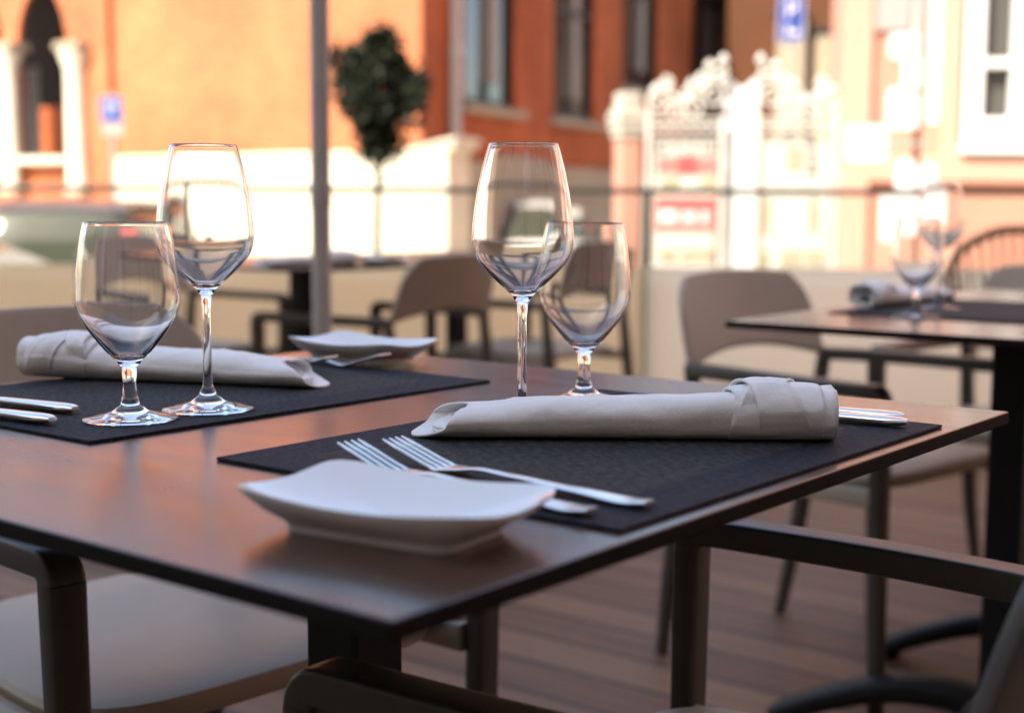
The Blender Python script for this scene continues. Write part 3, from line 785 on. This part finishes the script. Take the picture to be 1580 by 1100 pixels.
# stone plinth: sunlit front; side shade put into its darker colour
x_pil = -lx(186)
bm = bmesh.new(); prism(bm, [(x_pil, 0), (0.12, 0), (0.12, pl_z), (x_pil, pl_z)], 'y', -0.12, -0.002); prism(bm, [(x_pil, pl_z), (0.15, pl_z), (0.15, pl_z + 0.10), (x_pil, pl_z + 0.06)], 'y', -0.16, -0.002)
obj('front_plinth', bm, M['stone'], bld, smooth=False, bevel=0.02)
bm = bmesh.new(); zz = zside(800, 254); prism(bm, [(0.0, 0), (33, 0), (33, zz), (0.0, zz)], 'x', 0.002, 0.12); obj('side_plinth', bm, M['stone_shade'], bld, smooth=False, bevel=0.02)
# pilaster left of the plain wall
bm = bmesh.new(); xp0 = -lx(142); box(bm, ((xp0 + x_pil) / 2 - 0.02, -0.06, HB / 2), (x_pil - xp0 - 0.06, 0.12, HB)); obj('pilaster', bm, M['brick_sun'], bld, smooth=False, bevel=0.01)
# loggia columns, sill and stone base
for k, cxp in enumerate((36, 137)):
    cx_ = -lx(cxp); zc = zfront(cxp, 104)
    bm = bmesh.new(); zb_ = zfront(cxp, 300); lathe(bm, [(0, zb_), (0.20, zb_), (0.20, zb_ + 0.10), (0.160, zb_ + 0.16), (0.155, zc - 0.12), (0.17, zc - 0.1), (0.16, zc - 0.04), (0.23, zc + 0.12), (0.25, zc + 0.22), (0, zc + 0.22)], 20, (cx_, -0.20, 0)); 
    co = obj('loggia_column', bm, M['stone'], bld)
    bm = bmesh.new(); box(bm, (cx_, -0.16, zc + 0.30), (0.52, 0.50, 0.14)); obj('capital', bm, M['stone_shade'], co, smooth=False, bevel=0.03)
cx_ = arches[2][1] + 0.25
bm = bmesh.new(); box(bm, (-16 + (16 + x_pil - 0.9) / 2, -0.10, z_sill - 0.06), (16 + x_pil - 0.9 - 0.01, 0.36, 0.12)); obj('loggia_sill', bm, M['stone'], bld, smooth=False, bevel=0.02)
bm = bmesh.new(); box(bm, (-16 + (16 + x_pil - 0.9) / 2, -0.05, 0.42), (16 + x_pil - 0.9, 0.094, 0.84)); obj('loggia_base', bm, M['pinktrim'], bld, smooth=False)
for (a, b) in arches[:2]:
    bm = bmesh.new()
    for q in range(4): box(bm, (a - 2.0 + (b - a) * (0.62 + 0.12 * q), 2.8, z_sill + 1.0), (0.03, 0.03, 1.7))
    for q in range(6): box(bm, (a - 2.0 + (b - a) * 0.80, 2.8, z_sill + 0.25 + 0.3 * q), ((b - a) * 0.38, 0.028, 0.03))
    wi = obj('lattice_window', bm, M['white'], bld, smooth=False)
    bm = bmesh.new(); box(bm, (a - 2.0 + (b - a) * 0.80, 2.83, z_sill + 1.0), ((b - a) * 0.38, 0.02, 1.7)); obj('pane', bm, M['curtain'], wi, smooth=False)
    bm = bmesh.new(); box(bm, (a - 0.40 + (b - a) * 0.28, 0.9, z_sill + 0.45), ((b - a) * 0.5, 0.12, 0.9)); obj('parapet', bm, M['brick_red'], bld, smooth=False)
# downpipe on the side wall
yd = ly(694)
bm = bmesh.new(); zb = zside(694, 216)
tube(bm, [(0.09, yd, 0.3), (0.09, yd, HB - 0.2)], 0.085, 14)
for z in (zside(694, 80), zside(694, -60)): lathe(bm, [(0.086, z - 0.06), (0.112, z - 0.05), (0.112, z + 0.05), (0.086, z + 0.06)], 14, (0.09, yd, 0))
obj('downpipe', bm, M['grey_metal'], bld)

# sloping stone wall end standing in front of the corner
g0 = at(585, 315, 18.6); g1 = at(706, 315, 18.0)
dv = Vector((g1.x - g0.x, g1.y - g0.y, 0)); ln = dv.length
t = thing('stone_garden_wall', 'pale sunlit stone wall end with rising top beside the laurel tree', 'wall', (g0.x, g0.y, SZ), math.atan2(dv.y, dv.x))
zA, zB = at(585, 236, 18.6).z - SZ, at(706, 213, 18.0).z - SZ
bm = bmesh.new(); prism(bm, [(0, 0), (ln * 0.87, 0), (ln * 0.87, zA + 0.02), (ln * 0.97, zB - 0.15), (ln * 0.97, zB - 0.06), (ln * 0.72, zB - 0.10), (ln * 0.45, zA), (0, zA - 0.04)], 'y', 0, 0.6); obj('masonry', bm, M['stone'], t, smooth=False, bevel=0.03)
bm = bmesh.new(); sweep(bm, smoothline([(-0.03, 0.30, zA - 0.01), (ln * 0.45, 0.30, zA + 0.03), (ln * 0.72, 0.30, zB - 0.07), (ln * 0.99, 0.30, zB - 0.02)], 5), (0, 1, 0), 0.70, 0.08, power=4); obj('coping', bm, M['stone'], t)

# ------------------------------------------------------------------ gate pillar and far buildings
g = at(965, 400, 12.0)
t = thing('gate_pillar', 'sunlit orange pillar with moulded white cap beside the menu stands', 'pillar', (g.x, g.y, SZ), 0.35)
zc = at(965, 190, 12.0).z - SZ
bm = bmesh.new(); box(bm, (0, 0, (zc - 0.13) / 2), (0.180, 0.180, zc - 0.13)); obj('shaft', bm, M['pink'], t, smooth=False, bevel=0.012)
bm = bmesh.new()
for z, w in ((zc - 0.10, 0.22), (zc - 0.03, 0.26), (zc + 0.05, 0.275), (zc + 0.11, 0.22)): box(bm, (0, 0, z), (w, w, 0.068))
box(bm, (0, 0, zc + 0.20), (0.18, 0.18, 0.11)); obj('cap', bm, M['capstone'], t, smooth=False, bevel=0.014)

g = at(1240, 300, 30.0)
t = thing('far_house', 'dark red house with pale pilasters behind the menu stands', 'house', (g.x, g.y, SZ), R(-8))
bm = bmesh.new(); box(bm, (0, 3.5, 5.0), (3.4, 6.5, 10.0)); obj('wall', bm, M['house_brown'], t, smooth=False)
bm = bmesh.new()
for px in (1215, 1267):
    xx = at(px, 300, 30.0).x - g.x; zt = at(px, 28 if px < 1240 else 55, 30).z - SZ
    box(bm, (xx, 0.10, zt / 2), (0.62 if px < 1240 else 0.42, 0.36, zt))
obj('pilaster', bm, M['stone_shade'], t, smooth=False, bevel=0.03)
bm = bmesh.new()
for px in (1215, 1267): box(bm, (at(px, 300, 30).x - g.x, 0.10, at(px, 26 if px < 1240 else 53, 30).z - SZ + 0.05), (0.72 if px < 1240 else 0.60, 0.44, 0.16))
obj('capital', bm, M['wood_dark'], t, smooth=False, bevel=0.02)
f = bmesh.new(); box(f, (at(1288, 300, 30).x - g.x, 0.20, at(1288, 110, 30).z - SZ), (0.22, 0.3, 2.0)); obj('window', f, M['darkglass'], t, smooth=False)
bm = bmesh.new(); box(bm, (0, 3.5, 10.15), (3.8, 6.9, 0.3)); obj('roof', bm, M['stone_shade'], t, smooth=False)

# ------------------------------------------------------------------ pink building on the right
PD = 15.0
c0 = at(1292, 300, PD)
t = thing('pink_building', 'pale pink plastered building with a white framed window', 'building', (c0.x, PD, SZ), 0)
def pxx(px): return at(px, 300, PD).x - c0.x
def pzz(py): return at(1480, py, PD).z - SZ
w0, w1, wz0, wz1 = pxx(1482), pxx(1700), pzz(228), pzz(-200)
bm = bmesh.new()
prism(bm, [(0, 0), (w0, 0), (w0, 11), (0, 11)], 'y', 0, 0.5); prism(bm, [(w0, 0), (w1, 0), (w1, wz0), (w0, wz0)], 'y', 0, 0.5)
prism(bm, [(w0, wz1), (w1, wz1), (w1, 11), (w0, 11)], 'y', 0, 0.5); prism(bm, [(w1, 0), (12, 0), (12, 11), (w1, 11)], 'y', 0, 0.5)
prism(bm, [(0, 0.5), (0.5, 0.5), (3.1, 9.0), (2.6, 9.0)], 'z', 0, 11); obj('wall', bm, M['pink'], t, smooth=False)
bm = bmesh.new(); prism(bm, [(-0.2, -0.3), (12.3, -0.3), (12.3, 9.3), (2.5, 9.3)], 'z', 11.002, 11.3); obj('roof', bm, M['stone_shade'], t, smooth=False)
f = bmesh.new(); fw_ = 0.20; xm = pxx(1532)
box(f, (w0 + fw_ / 2 - 0.01, 0.05, (wz0 + wz1) / 2), (fw_, 0.16, wz1 - wz0)); box(f, (w1 - fw_ / 2, 0.05, (wz0 + wz1) / 2), (fw_, 0.16, wz1 - wz0))
box(f, ((w0 + w1) / 2, 0.05, pzz(204)), (w1 - w0 - 0.01, 0.158, pzz(182) - pzz(226))); box(f, ((w0 + w1) / 2, 0.06, pzz(97)), (w1 - w0 - 0.4, 0.10, 0.10)); box(f, (pxx(1569), 0.06, (wz0 + wz1) / 2), (0.20, 0.12, wz1 - wz0 - 0.02))
box(f, (pxx(1650), 0.06, (wz0 + wz1) / 2), (0.14, 0.12, wz1 - wz0 - 0.02))
fo = obj('window', f, M['white'], t, smooth=False, bevel=0.012)
g_ = bmesh.new(); box(g_, ((w0 + w1) / 2, 0.22, (wz0 + wz1) / 2), (w1 - w0, 0.02, wz1 - wz0)); obj('pane', g_, M['darkglass'], fo, smooth=False)
g_ = bmesh.new(); box(g_, (pxx(1536), 0.19, (wz0 + wz1) / 2), (0.34, 0.02, wz1 - wz0)); obj('curtain', g_, M['grey_pane'], fo, smooth=False)
s_ = bmesh.new(); box(s_, ((w0 + w1) / 2, -0.06, wz0 - 0.03), (w1 - w0 + 0.14, 0.26, 0.08)); obj('sill', s_, M['white'], fo, smooth=False, bevel=0.015)
bm = bmesh.new(); box(bm, (6.0 + 0.05, -0.05, pzz(262)), (12.1, 0.10, pzz(246) - pzz(286))); obj('string_course', bm, M['pinktrim'], t, smooth=False, bevel=0.02)
bm = bmesh.new(); box(bm, (pxx(1458), -0.04, 5.6), (0.20, 0.08, 11 - 0.0)); obj('pilaster', bm, M['pinktrim'], t, smooth=False, bevel=0.01)
bm = bmesh.new(); box(bm, (0.16, -0.05, 5.5), (0.30, 0.104, 10.99)); obj('corner_pilaster', bm, M['pinktrim'], t, smooth=False, bevel=0.01)
g = at(1370, 15, PD)
o_ = bmesh.new(); box(o_, (0, 0, 0), (0.46, 0.05, 0.46)); s1 = obj('wall_sign', o_, M['signgrey'], smooth=False, bevel=0.01); s1.location = (g.x, PD - 0.03, g.z); tag(s1, 'grey sign board fixed to the pink building wall', 'sign')

# ------------------------------------------------------------------ parking signs
def parking_sign(px, ptop, pbot, d, pxw, label, plate):
    g = at(px, (ptop + pbot) / 2, d); w = pxw / F * d; h = (pbot - ptop) / F * d
    t = thing('parking_sign', label, 'road sign', (g.x, g.y, SZ), 0, 'blue parking signs')
    zc = g.z - SZ
    bm = bmesh.new(); tube(bm, [(0, 0.04, 0), (0, 0.04, zc + h / 2 + 0.05)], 0.03, 12); obj('post', bm, M['grey_metal'], t)
    bm = bmesh.new(); box(bm, (0, -0.002, zc), (w, 0.02, h)); obj('panel', bm, M['blue'], t, smooth=False, bevel=0.004)
    bm = bmesh.new()
    e = w * 0.025
    for (xx, zz, sw, sh) in ((0, h / 2 - e * 1.2, w * 0.9, e), (0, -h / 2 + e * 1.2, w * 0.9, e), (-w / 2 + e * 1.2, 0, e, h - e * 3.4), (w / 2 - e * 1.2, 0, e, h - e * 3.4)): box(bm, (xx, -0.0145, zc + zz), (sw, 0.005, sh))
    obj('border', bm, M['white'], t, smooth=False)
    if plate:
        text_mesh('letter', 'P', w * 0.80, M['white'], t, (0, -0.016, zc))
        bm = bmesh.new(); box(bm, (w * 0.06, -0.002, zc - h / 2 - 0.10), (w * 0.96, 0.018, 0.15)); obj('extra_plate', bm, M['signgrey'], t, smooth=False, bevel=0.004)
    else:
        text_mesh('letter', 'P', w * 0.85, M['white'], t, (0, -0.016, zc + h * 0.16))
        bm = bmesh.new(); box(bm, (w * 0.05, -0.016, zc - h * 0.30), (w * 0.5, 0.004, h * 0.07)); box(bm, (-w * 0.12, -0.016, zc - h * 0.22), (w * 0.12, 0.004, h * 0.12)); obj('arrow', bm, M['white'], t, smooth=False)
    return t
parking_sign(172, 150, 189, 19.0, 34, 'small blue parking sign with white plate below, in front of the orange wall', True)
parking_sign(1221, -6, 64, 20.0, 40, 'larger blue parking sign above the white menu stands', False)

# ------------------------------------------------------------------ white iron menu stands
def scroll(cx, cz, r0, r1, a0, turns, n=26, sgn=1):
    out = []
    for i in range(n + 1):
        k = i / n; a = a0 + sgn * turns * 2 * math.pi * k; r = r0 + (r1 - r0) * k
        out.append((cx + r * math.cos(a), 0, cz + r * math.sin(a)))
    return out
MD = 9.0
def menu_stand(pxa, pxb, label, first):
    g = at((pxa + pxb) / 2, 300, MD); w = (pxb - pxa) / F * MD
    t = thing('menu_stand', label, 'menu stand', (g.x, MD, SZ), 0, 'white iron menu stands')
    def zz(py): return at((pxa + pxb) / 2, py, MD).z - SZ
    bm = bmesh.new(); h = w / 2
    for x in (-h, h): tube(bm, [(x, 0, 0.0), (x, 0, zz(178))], 0.019, 8)
    for py in (183, 214, 425): tube(bm, [(-h, 0, zz(py)), (h, 0, zz(py))], 0.009, 8)
    for x in (-h, h): tube(bm, [(x, -0.25, 0.0), (x, 0.25, 0.0), ], 0.02, 8)
    obj('frame', bm, M['white_iron'], t)
    bm = bmesh.new(); zt = zz(183)
    sg = 1 if first else -1
    tube(bm, smoothline([(-h * sg, 0, zt), (-h * sg * 0.95, 0, zt + 0.14), (-h * sg * 0.72, 0, zt + 0.22), (-h * sg * 0.45, 0, zt + 0.16), (-h * sg * 0.1, 0, zt + 0.13), (h * sg * 0.4, 0, zt + 0.20), (h * sg * 0.75, 0, zt + 0.28), (h * sg, 0, zt + 0.30)], 5), 0.014, 8)
    for (cx, cz, r, a0, sg2) in ((-0.74, 0.10, 0.085, 0.5, 1), (-0.28, 0.045, 0.07, 2.6, -1), (0.22, 0.07, 0.09, 0.4, 1), (0.70, 0.15, 0.10, 2.4, -1), (0.82, 0.30, 0.075, 3.6, 1), (0.45, 0.24, 0.05, 0.9, 1), (-0.55, 0.22, 0.045, 2.0, -1), (0.0, 0.15, 0.045, 4.0, 1)):
        tube(bm, scroll(cx * h * sg, zt + cz, r, 0.018, a0, 1.5, sgn=sg2), 0.012, 6)
    for k in range(7):
        x = -h + w * (k + 0.5) / 7; r = w / 15
        tube(bm, scroll(x, zz(198), r, 0.012, 0, 1.2), 0.008, 6)
    for (cx, cz) in ((-0.86, 0.17), (0.12, 0.21), (0.98, 0.37), (0.6, 0.33)):
        lathe(bm, [(0, -0.035), (0.028, -0.015), (0.034, 0.005), (0.018, 0.03), (0, 0.05)], 10, (cx * h * sg, 0, zt + cz))
    obj('scrollwork', bm, M['white_iron'], t)
    ww = w - 0.075
    bm = bmesh.new(); box(bm, (0, 0.012, (zz(218) + zz(422)) / 2), (ww, 0.012, zz(218) - zz(422))); obj('board', bm, M['poster'], t, smooth=False, bevel=0.002)
    def card(name, x0, y0, x1, y1, m, yy=-0.0005):
        xa, xb = (x0 - (pxa + pxb) / 2) / F * MD, (x1 - (pxa + pxb) / 2) / F * MD
        b = bmesh.new(); box(b, ((xa + xb) / 2, yy, (zz(y0) + zz(y1)) / 2), (xb - xa, 0.010, abs(zz(y0) - zz(y1)))); return obj(name, b, m, t, smooth=False)
    if first:
        b0 = bmesh.new()
        for k, px in enumerate((1020, 1044, 1066, 1090)):
            xa = (px - (pxa + pxb) / 2) / F * MD; z0 = zz(226)
            if k in (0, 3):
                for (dx, dz, sw, sh) in ((-0.03, 0, 0.016, 0.085), (0.03, 0, 0.016, 0.085), (0, 0.036, 0.044, 0.014), (0, -0.036, 0.044, 0.014)): box(b0, (xa + dx, 0.0025, z0 + dz), (sw, 0.006, sh))
            else:
                box(b0, (xa, 0.0025, z0 - 0.008), (0.016, 0.006, 0.07)); box(b0, (xa, 0.0025, z0 + 0.036), (0.075, 0.0062, 0.014))
        obj('heading', b0, M['ink'], t, smooth=False)
        card('red_panel', 1014, 243, 1108, 266, M['pinkprint'], 0.0028); card('red_emblem', 1046, 240, 1074, 268, M['red'], 0.001)
        card('picture', 1020, 272, 1048, 290, M['photo'], 0.0028); card('picture', 1080, 272, 1108, 290, M['photo'], 0.0028)
        card('red_panel', 1012, 306, 1106, 356, M['pinkprint'], 0.0030); card('red_emblem', 1014, 308, 1104, 320, M['red'], 0.001)
        card('white_label', 1018, 324, 1044, 344, M['white'], 0.0005)
        for px in (1054, 1066, 1084): card('print', px, 325, px + 7, 345, M['white'], 0.0005)
        for px in (1020, 1052, 1080): card('picture', px, 384, px + 24, 404, M['photo'], 0.0028)
    else:
        for (a, b_, c_, d_, m) in ((1204, 200, 1226, 218, 'ink'), (1212, 226, 1236, 262, 'photo'), (1240, 218, 1258, 224, 'ink'), (1242, 234, 1260, 240, 'ink'), (1243, 250, 1261, 256, 'ink'), (1243, 264, 1261, 270, 'ink'), (1176, 306, 1190, 360, 'photo'), (1250, 306, 1262, 360, 'photo'), (1174, 386, 1188, 412, 'photo'), (1208, 386, 1240, 412, 'photo'), (1246, 386, 1272, 412, 'photo')):
            card('picture' if m == 'photo' else 'print', a, b_, c_, d_, M[m], 0.0028)
    return t
menu_stand(1000, 1113, 'white iron menu stand with scrolled top and red printed panels', True)
menu_stand(1168, 1288, 'white iron menu stand with scrolled top and small dark pictures', False)
g = at(1141, 300, MD + 0.08)
t = thing('white_banner', 'plain white upright banner between the two menu stands', 'banner', (g.x, g.y, SZ), 0)
zt = at(1141, 116, MD - 0.1).z - SZ; w = 54 / F * MD
bm = bmesh.new(); prism(bm, [(-w / 2, 0.12), (w / 2, 0.12), (w / 2, zt + 0.03), (w * 0.2, zt - 0.03), (0, zt - 0.07), (-w * 0.2, zt - 0.03), (-w / 2, zt + 0.03)], 'y', 0, 0.012); obj('sheet', bm, M['white'], t, smooth=False)
bm = bmesh.new(); box(bm, (0, 0.01, 0.02), (0.40, 0.40, 0.04)); tube(bm, [(0, 0.03, 0.03), (0, 0.03, zt - 0.1)], 0.014, 8); obj('stand', bm, M['grey_metal'], t)

# ------------------------------------------------------------------ sign post with white boards
g = at(1413, 315, 8.0)
t = thing('board_post', 'dark post carrying several blank white boards before the pink building', 'sign post', (g.x, 8.0, SZ), 0)
def bz(py): return at(1413, py, 8.0).z - SZ
def bx(px): return (px - 1413) / F * 8.0
bm = bmesh.new(); tube(bm, [(0, 0.03, 0), (0, 0.03, bz(-40))], 0.020, 14); lathe(bm, [(0, 0), (0.16, 0), (0.15, 0.03), (0.03, 0.06), (0, 0.06)], 24, (0, 0.03, 0)); obj('post', bm, M['rail'], t)
bm = bmesh.new(); tube(bm, [(-0.012, 0.03, bz(188)), (-0.012, 0.03, bz(-42))], 0.040, 14); obj('sleeve', bm, M['grey_metal'], t)
def board(x0, y0, x1, y1, dy=0.0, rnd=0.25):
    bm = bmesh.new(); xa, xb, za, zb = bx(x0), bx(x1), bz(y1), bz(y0); lp = []
    cx, cz, hx, hz = (xa + xb) / 2, (za + zb) / 2, (xb - xa) / 2, (zb - za) / 2
    for q in range(32):
        a = 2 * math.pi * q / 32; ca, sa = math.cos(a), math.sin(a)
        lp.append((cx + hx * math.copysign(abs(ca) ** rnd, ca), cz + hz * math.copysign(abs(sa) ** rnd, sa)))
    prism(bm, lp, 'y', -0.03 + dy, -0.015 + dy); return obj('board', bm, M['white'], t, smooth=False)
board(1362, 52, 1408, 92); board(1382, 90, 1410, 140, -0.016); board(1362, 136, 1411, 200); board(1422, -30, 1441, 192); board(1302, 194, 1364, 250)
board(1378, 246, 1411, 302, 0, 0.7); board(1416, 252, 1442, 302, 0, 0.7); board(1356, 300, 1412, 374, -0.016); board(1412, 304, 1462, 360, -0.032)
bm = bmesh.new(); box(bm, (bx(1386), -0.008, bz(222)), (bx(1413) - bx(1340), 0.012, 0.02)); obj('bracket', bm, M['grey_metal'], t, smooth=False)

# ------------------------------------------------------------------ rattan chair
g = at(1585, 400, 5.0)
t = thing('rattan_chair', 'brown rattan chair with hooped back at the right edge', 'chair', (g.x, 4.95, 0), R(165))
bm = bmesh.new()
hoop = [(-0.28, 0.18, 0.62), (-0.29, -0.05, 0.66), (-0.24, -0.22, 0.76), (-0.12, -0.30, 0.83), (0, -0.32, 0.845), (0.12, -0.30, 0.83), (0.24, -0.22, 0.76), (0.29, -0.05, 0.66), (0.28, 0.18, 0.62)]
hp = smoothline(hoop, 6); tube(bm, hp, 0.018, 8); obj('hoop', bm, M['rattan'], t)
bm = bmesh.new()
for i in range(4, len(hp) - 4, 2):
    p = hp[i]; tube(bm, [p, (p.x * 0.82, p.y * 0.80, 0.44)], 0.008, 6)
obj('back_canes', bm, M['rattan'], t)
bm = bmesh.new(); lathe(bm, [(0, 0.43), (0.22, 0.43), (0.24, 0.445), (0.22, 0.46), (0, 0.455)], 28); obj('seat', bm, M['rattan'], t)
for (x, y) in ((-0.2, 0.18), (0.2, 0.18), (-0.18, -0.2), (0.18, -0.2)):
    bm = bmesh.new(); tube(bm, [(x, y, 0.44), (x * 1.15, y * 1.15, 0)], 0.016, 8); obj('leg', bm, M['rattan'], t)

# ------------------------------------------------------------------ parked cars
def make_car(loc, rot, label, paint, L=4.0, Wc=1.68, Hc=1.46, belt=0.95, glass='carglass'):
    """local y = forward"""
    t = thing('parked_car', label, 'car', loc, rot, 'cars parked beyond the windbreak')
    kb = belt / 0.95
    def loft(stations, n=20, pw=0.5):
        bm = bmesh.new(); loops = []
        for (y, hw, z0, z1) in stations:
            lp = []; cz, hz = (z0 + z1) / 2, (z1 - z0) / 2
            for q in range(n):
                a = 2 * math.pi * (q + 0.5) / n; ca, sa = math.cos(a), math.sin(a)
                lp.append((hw * math.copysign(abs(ca) ** pw, ca), y, cz + hz * math.copysign(abs(sa) ** pw, sa)))
            loops.append(lp)
        rings(bm, loops); return bm
    h = L / 2; hw = Wc / 2
    body = loft([(-h, hw * 0.80, 0.34, 0.72 * kb), (-h + 0.08, hw * 0.93, 0.27, 0.90 * kb), (-h + 0.45, hw, 0.22, 0.96 * kb), (-0.3, hw, 0.20, 0.95 * kb), (0.6, hw, 0.20, 0.93 * kb), (h - 0.55, hw * 0.98, 0.22, 0.86), (h - 0.12, hw * 0.90, 0.25, 0.72), (h, hw * 0.75, 0.32, 0.62)], pw=0.42)
    bo = obj('body', body, paint, t)
    gl = loft([(-h + 0.10, hw * 0.80, 0.80, 1.0), (-h + 0.32, hw * 0.82, 0.82, Hc - 0.12), (-h + 0.60, hw * 0.84, 0.82, Hc - 0.03), (0.1, hw * 0.84, 0.82, Hc - 0.03), (0.45, hw * 0.84, 0.82, Hc - 0.12), (1.10, hw * 0.86, 0.80, 0.93)], pw=0.55)
    obj('window', gl, M[glass], t)
    rf = loft([(-h + 0.34, hw * 0.70, Hc - 0.14, Hc - 0.07), (-h + 0.62, hw * 0.74, Hc - 0.07, Hc), (0.08, hw * 0.74, Hc - 0.07, Hc), (0.42, hw * 0.70, Hc - 0.15, Hc - 0.08)], pw=0.6)
    obj('roof', rf, paint, t)
    for sx in (-1, 1):
        for y in (-h + 0.75, h - 0.78):
            bm = bmesh.new()
            lathe(bm, [(0.20, -0.10), (0.30, -0.10), (0.32, -0.07), (0.32, 0.07), (0.30, 0.10), (0.20, 0.10)], 28)
            wh = obj('wheel', bm, M['rubber'], t); wh.rotation_euler = (0, math.pi / 2, 0); wh.location = (sx * (hw - 0.10), y, 0.32)
            bm = bmesh.new(); lathe(bm, [(0, -0.07), (0.20, -0.09), (0.20, 0.09), (0, 0.07)], 20); obj('rim', bm, M['grey_metal'], wh)
        bm = bmesh.new(); box(bm, (sx * hw * 0.83, -h + 0.115, 1.06), (0.22, 0.10, 0.34)); tl = obj('taillight', bm, M['red'], t, smooth=False, bevel=0.03)
        bm = bmesh.new(); box(bm, (sx * hw * 0.83 + 0.03, -h + 0.075, 1.06 + 0.02), (0.10, 0.04, 0.14)); obj('lamp', bm, M['white'], tl, smooth=False, bevel=0.01)
        bm = bmesh.new(); box(bm, (sx * hw * 0.72, h - 0.08, 0.66), (0.26, 0.14, 0.13)); obj('headlight', bm, M['white'], t, smooth=False, bevel=0.04)
        bm = bmesh.new(); box(bm, (sx * (hw + 0.07), 0.72, 0.98), (0.16, 0.10, 0.12)); obj('mirror', bm, M['rubber'], t, smooth=False, bevel=0.03)
    return t
g = at(118, 380, 8.2)
make_car((-3.85, 8.6, SZ), R(-90), 'light champagne car, its rounded roof showing above the left canvas', M['carpaint_light'], L=3.9, Hc=1.42, belt=1.24, glass='carglass_skytone')
g = at(222, 380, 12.0)
make_car((g.x - 0.88, 13.9, SZ), R(2), 'dark grey car with red tail lamp, seen from behind', M['carpaint_dark'], Hc=1.56)
g = at(845, 330, 21.0)
make_car((g.x, 22.3, SZ), R(178), 'small white car in front of the shaded brick wall', M['carpaint_white'], L=3.6, Wc=1.6, Hc=1.5)

# ------------------------------------------------------------------ unseen building behind the terrace, added and sized to shade it
t = thing('rear_shade_building', 'tall beige unseen building added behind the terrace for its shade', 'building', (0, -5.4, SZ), 0)
bm = bmesh.new(); box(bm, (-2, -4, 7.2), (44, 8, 14.4)); obj('wall', bm, M['render_wall'], t, smooth=False)
for k in range(6):
    for j in range(3):
        f = bmesh.new(); box(f, (-15 + 5.2 * k, 0.02, 2.6 + 4.2 * j), (1.5, 0.10, 2.5)); fo = obj('window', f, M['white'], t, smooth=False, bevel=0.01)
        g_ = bmesh.new(); box(g_, (-15 + 5.2 * k, 0.075, 2.6 + 4.2 * j), (1.25, 0.02, 2.25)); obj('pane', g_, M['darkglass'], fo, smooth=False)

def fill_building(x, y, sx, sy, h, m, label, name):  # unseen buildings added to block low sky and bounce warm light
    t = thing(name, label, 'building', (x, y, SZ), 0)
    bm = bmesh.new(); box(bm, (0, 0, h / 2), (sx, sy, h)); obj('wall', bm, m, t, smooth=False)
    bm = bmesh.new(); box(bm, (0, 0, h + 0.151), (sx + 0.6, sy + 0.6, 0.3)); obj('roof', bm, M['stone_shade'], t, smooth=False)
    sgn = 1 if x < 0 else -1
    for k in range(int(sy // 3)):
        for j in range(int(h // 4)):
            yy = -sy / 2 + 1.8 + 3 * k
            f = bmesh.new(); box(f, (sgn * (sx / 2 + 0.02), yy, 2.4 + 3.8 * j), (0.10, 1.3, 2.0)); fo = obj('window', f, M['white'], t, smooth=False, bevel=0.01)
            g_ = bmesh.new(); box(g_, (sgn * (sx / 2 + 0.075), yy, 2.4 + 3.8 * j), (0.02, 1.05, 1.75)); obj('pane', g_, M['darkglass'], fo, smooth=False)
fill_building(15.5, 0.5, 7, 20, 12, M['pinktrim'], 'long pale unseen building added on the right to bounce warm sunlight', 'fill_building')
fill_building(-17.5, -5.0, 7, 20, 10, M['render_wall'], 'beige unseen building added on the left to block low sky', 'fill_building')

# ------------------------------------------------------------------ light
w = bpy.data.worlds.new('World'); scene.world = w; w.use_nodes = True
nt = w.node_tree; bg = nt.nodes['Background']
sky = nt.nodes.new('ShaderNodeTexSky'); sky.sky_type = 'NISHITA'; sky.sun_disc = False
EL = R(43); to_sun = Vector((-0.62, -0.785, 0)).normalized()
sky.sun_elevation = EL; sky.sun_rotation = math.atan2(to_sun.x, to_sun.y)
sky.air_density = 1.0; sky.dust_density = 1.5; sky.ozone_density = 1.0
nt.links.new(sky.outputs['Color'], bg.inputs['Color']); bg.inputs['Strength'].default_value = 0.14
sd = bpy.data.lights.new('sun', 'SUN'); sd.energy = 2.6; sd.angle = R(0.5); sd.color = (1.0, 0.95, 0.88)
so = bpy.data.objects.new('sun', sd); COL.objects.link(so)
dirv = -Vector((to_sun.x * math.cos(EL), to_sun.y * math.cos(EL), math.sin(EL)))
so.rotation_euler = dirv.to_track_quat('-Z', 'Y').to_euler()

scene.render.engine = 'CYCLES'
cy = scene.cycles
cy.use_denoising = True
cy.max_bounces = 14; cy.transmission_bounces = 14; cy.transparent_max_bounces = 12; cy.glossy_bounces = 6; cy.diffuse_bounces = 4
cy.caustics_refractive = True; cy.caustics_reflective = False
cy.sample_clamp_indirect = 6.0; cy.blur_glossy = 0.5
vs = scene.view_settings
vs.view_transform = 'Standard'; vs.look = 'None'; vs.gamma = 1.0; vs.use_curve_mapping = False
vs.exposure = 1.85
vs.use_white_balance = True; vs.white_balance_temperature = 7100; vs.white_balance_tint = 10
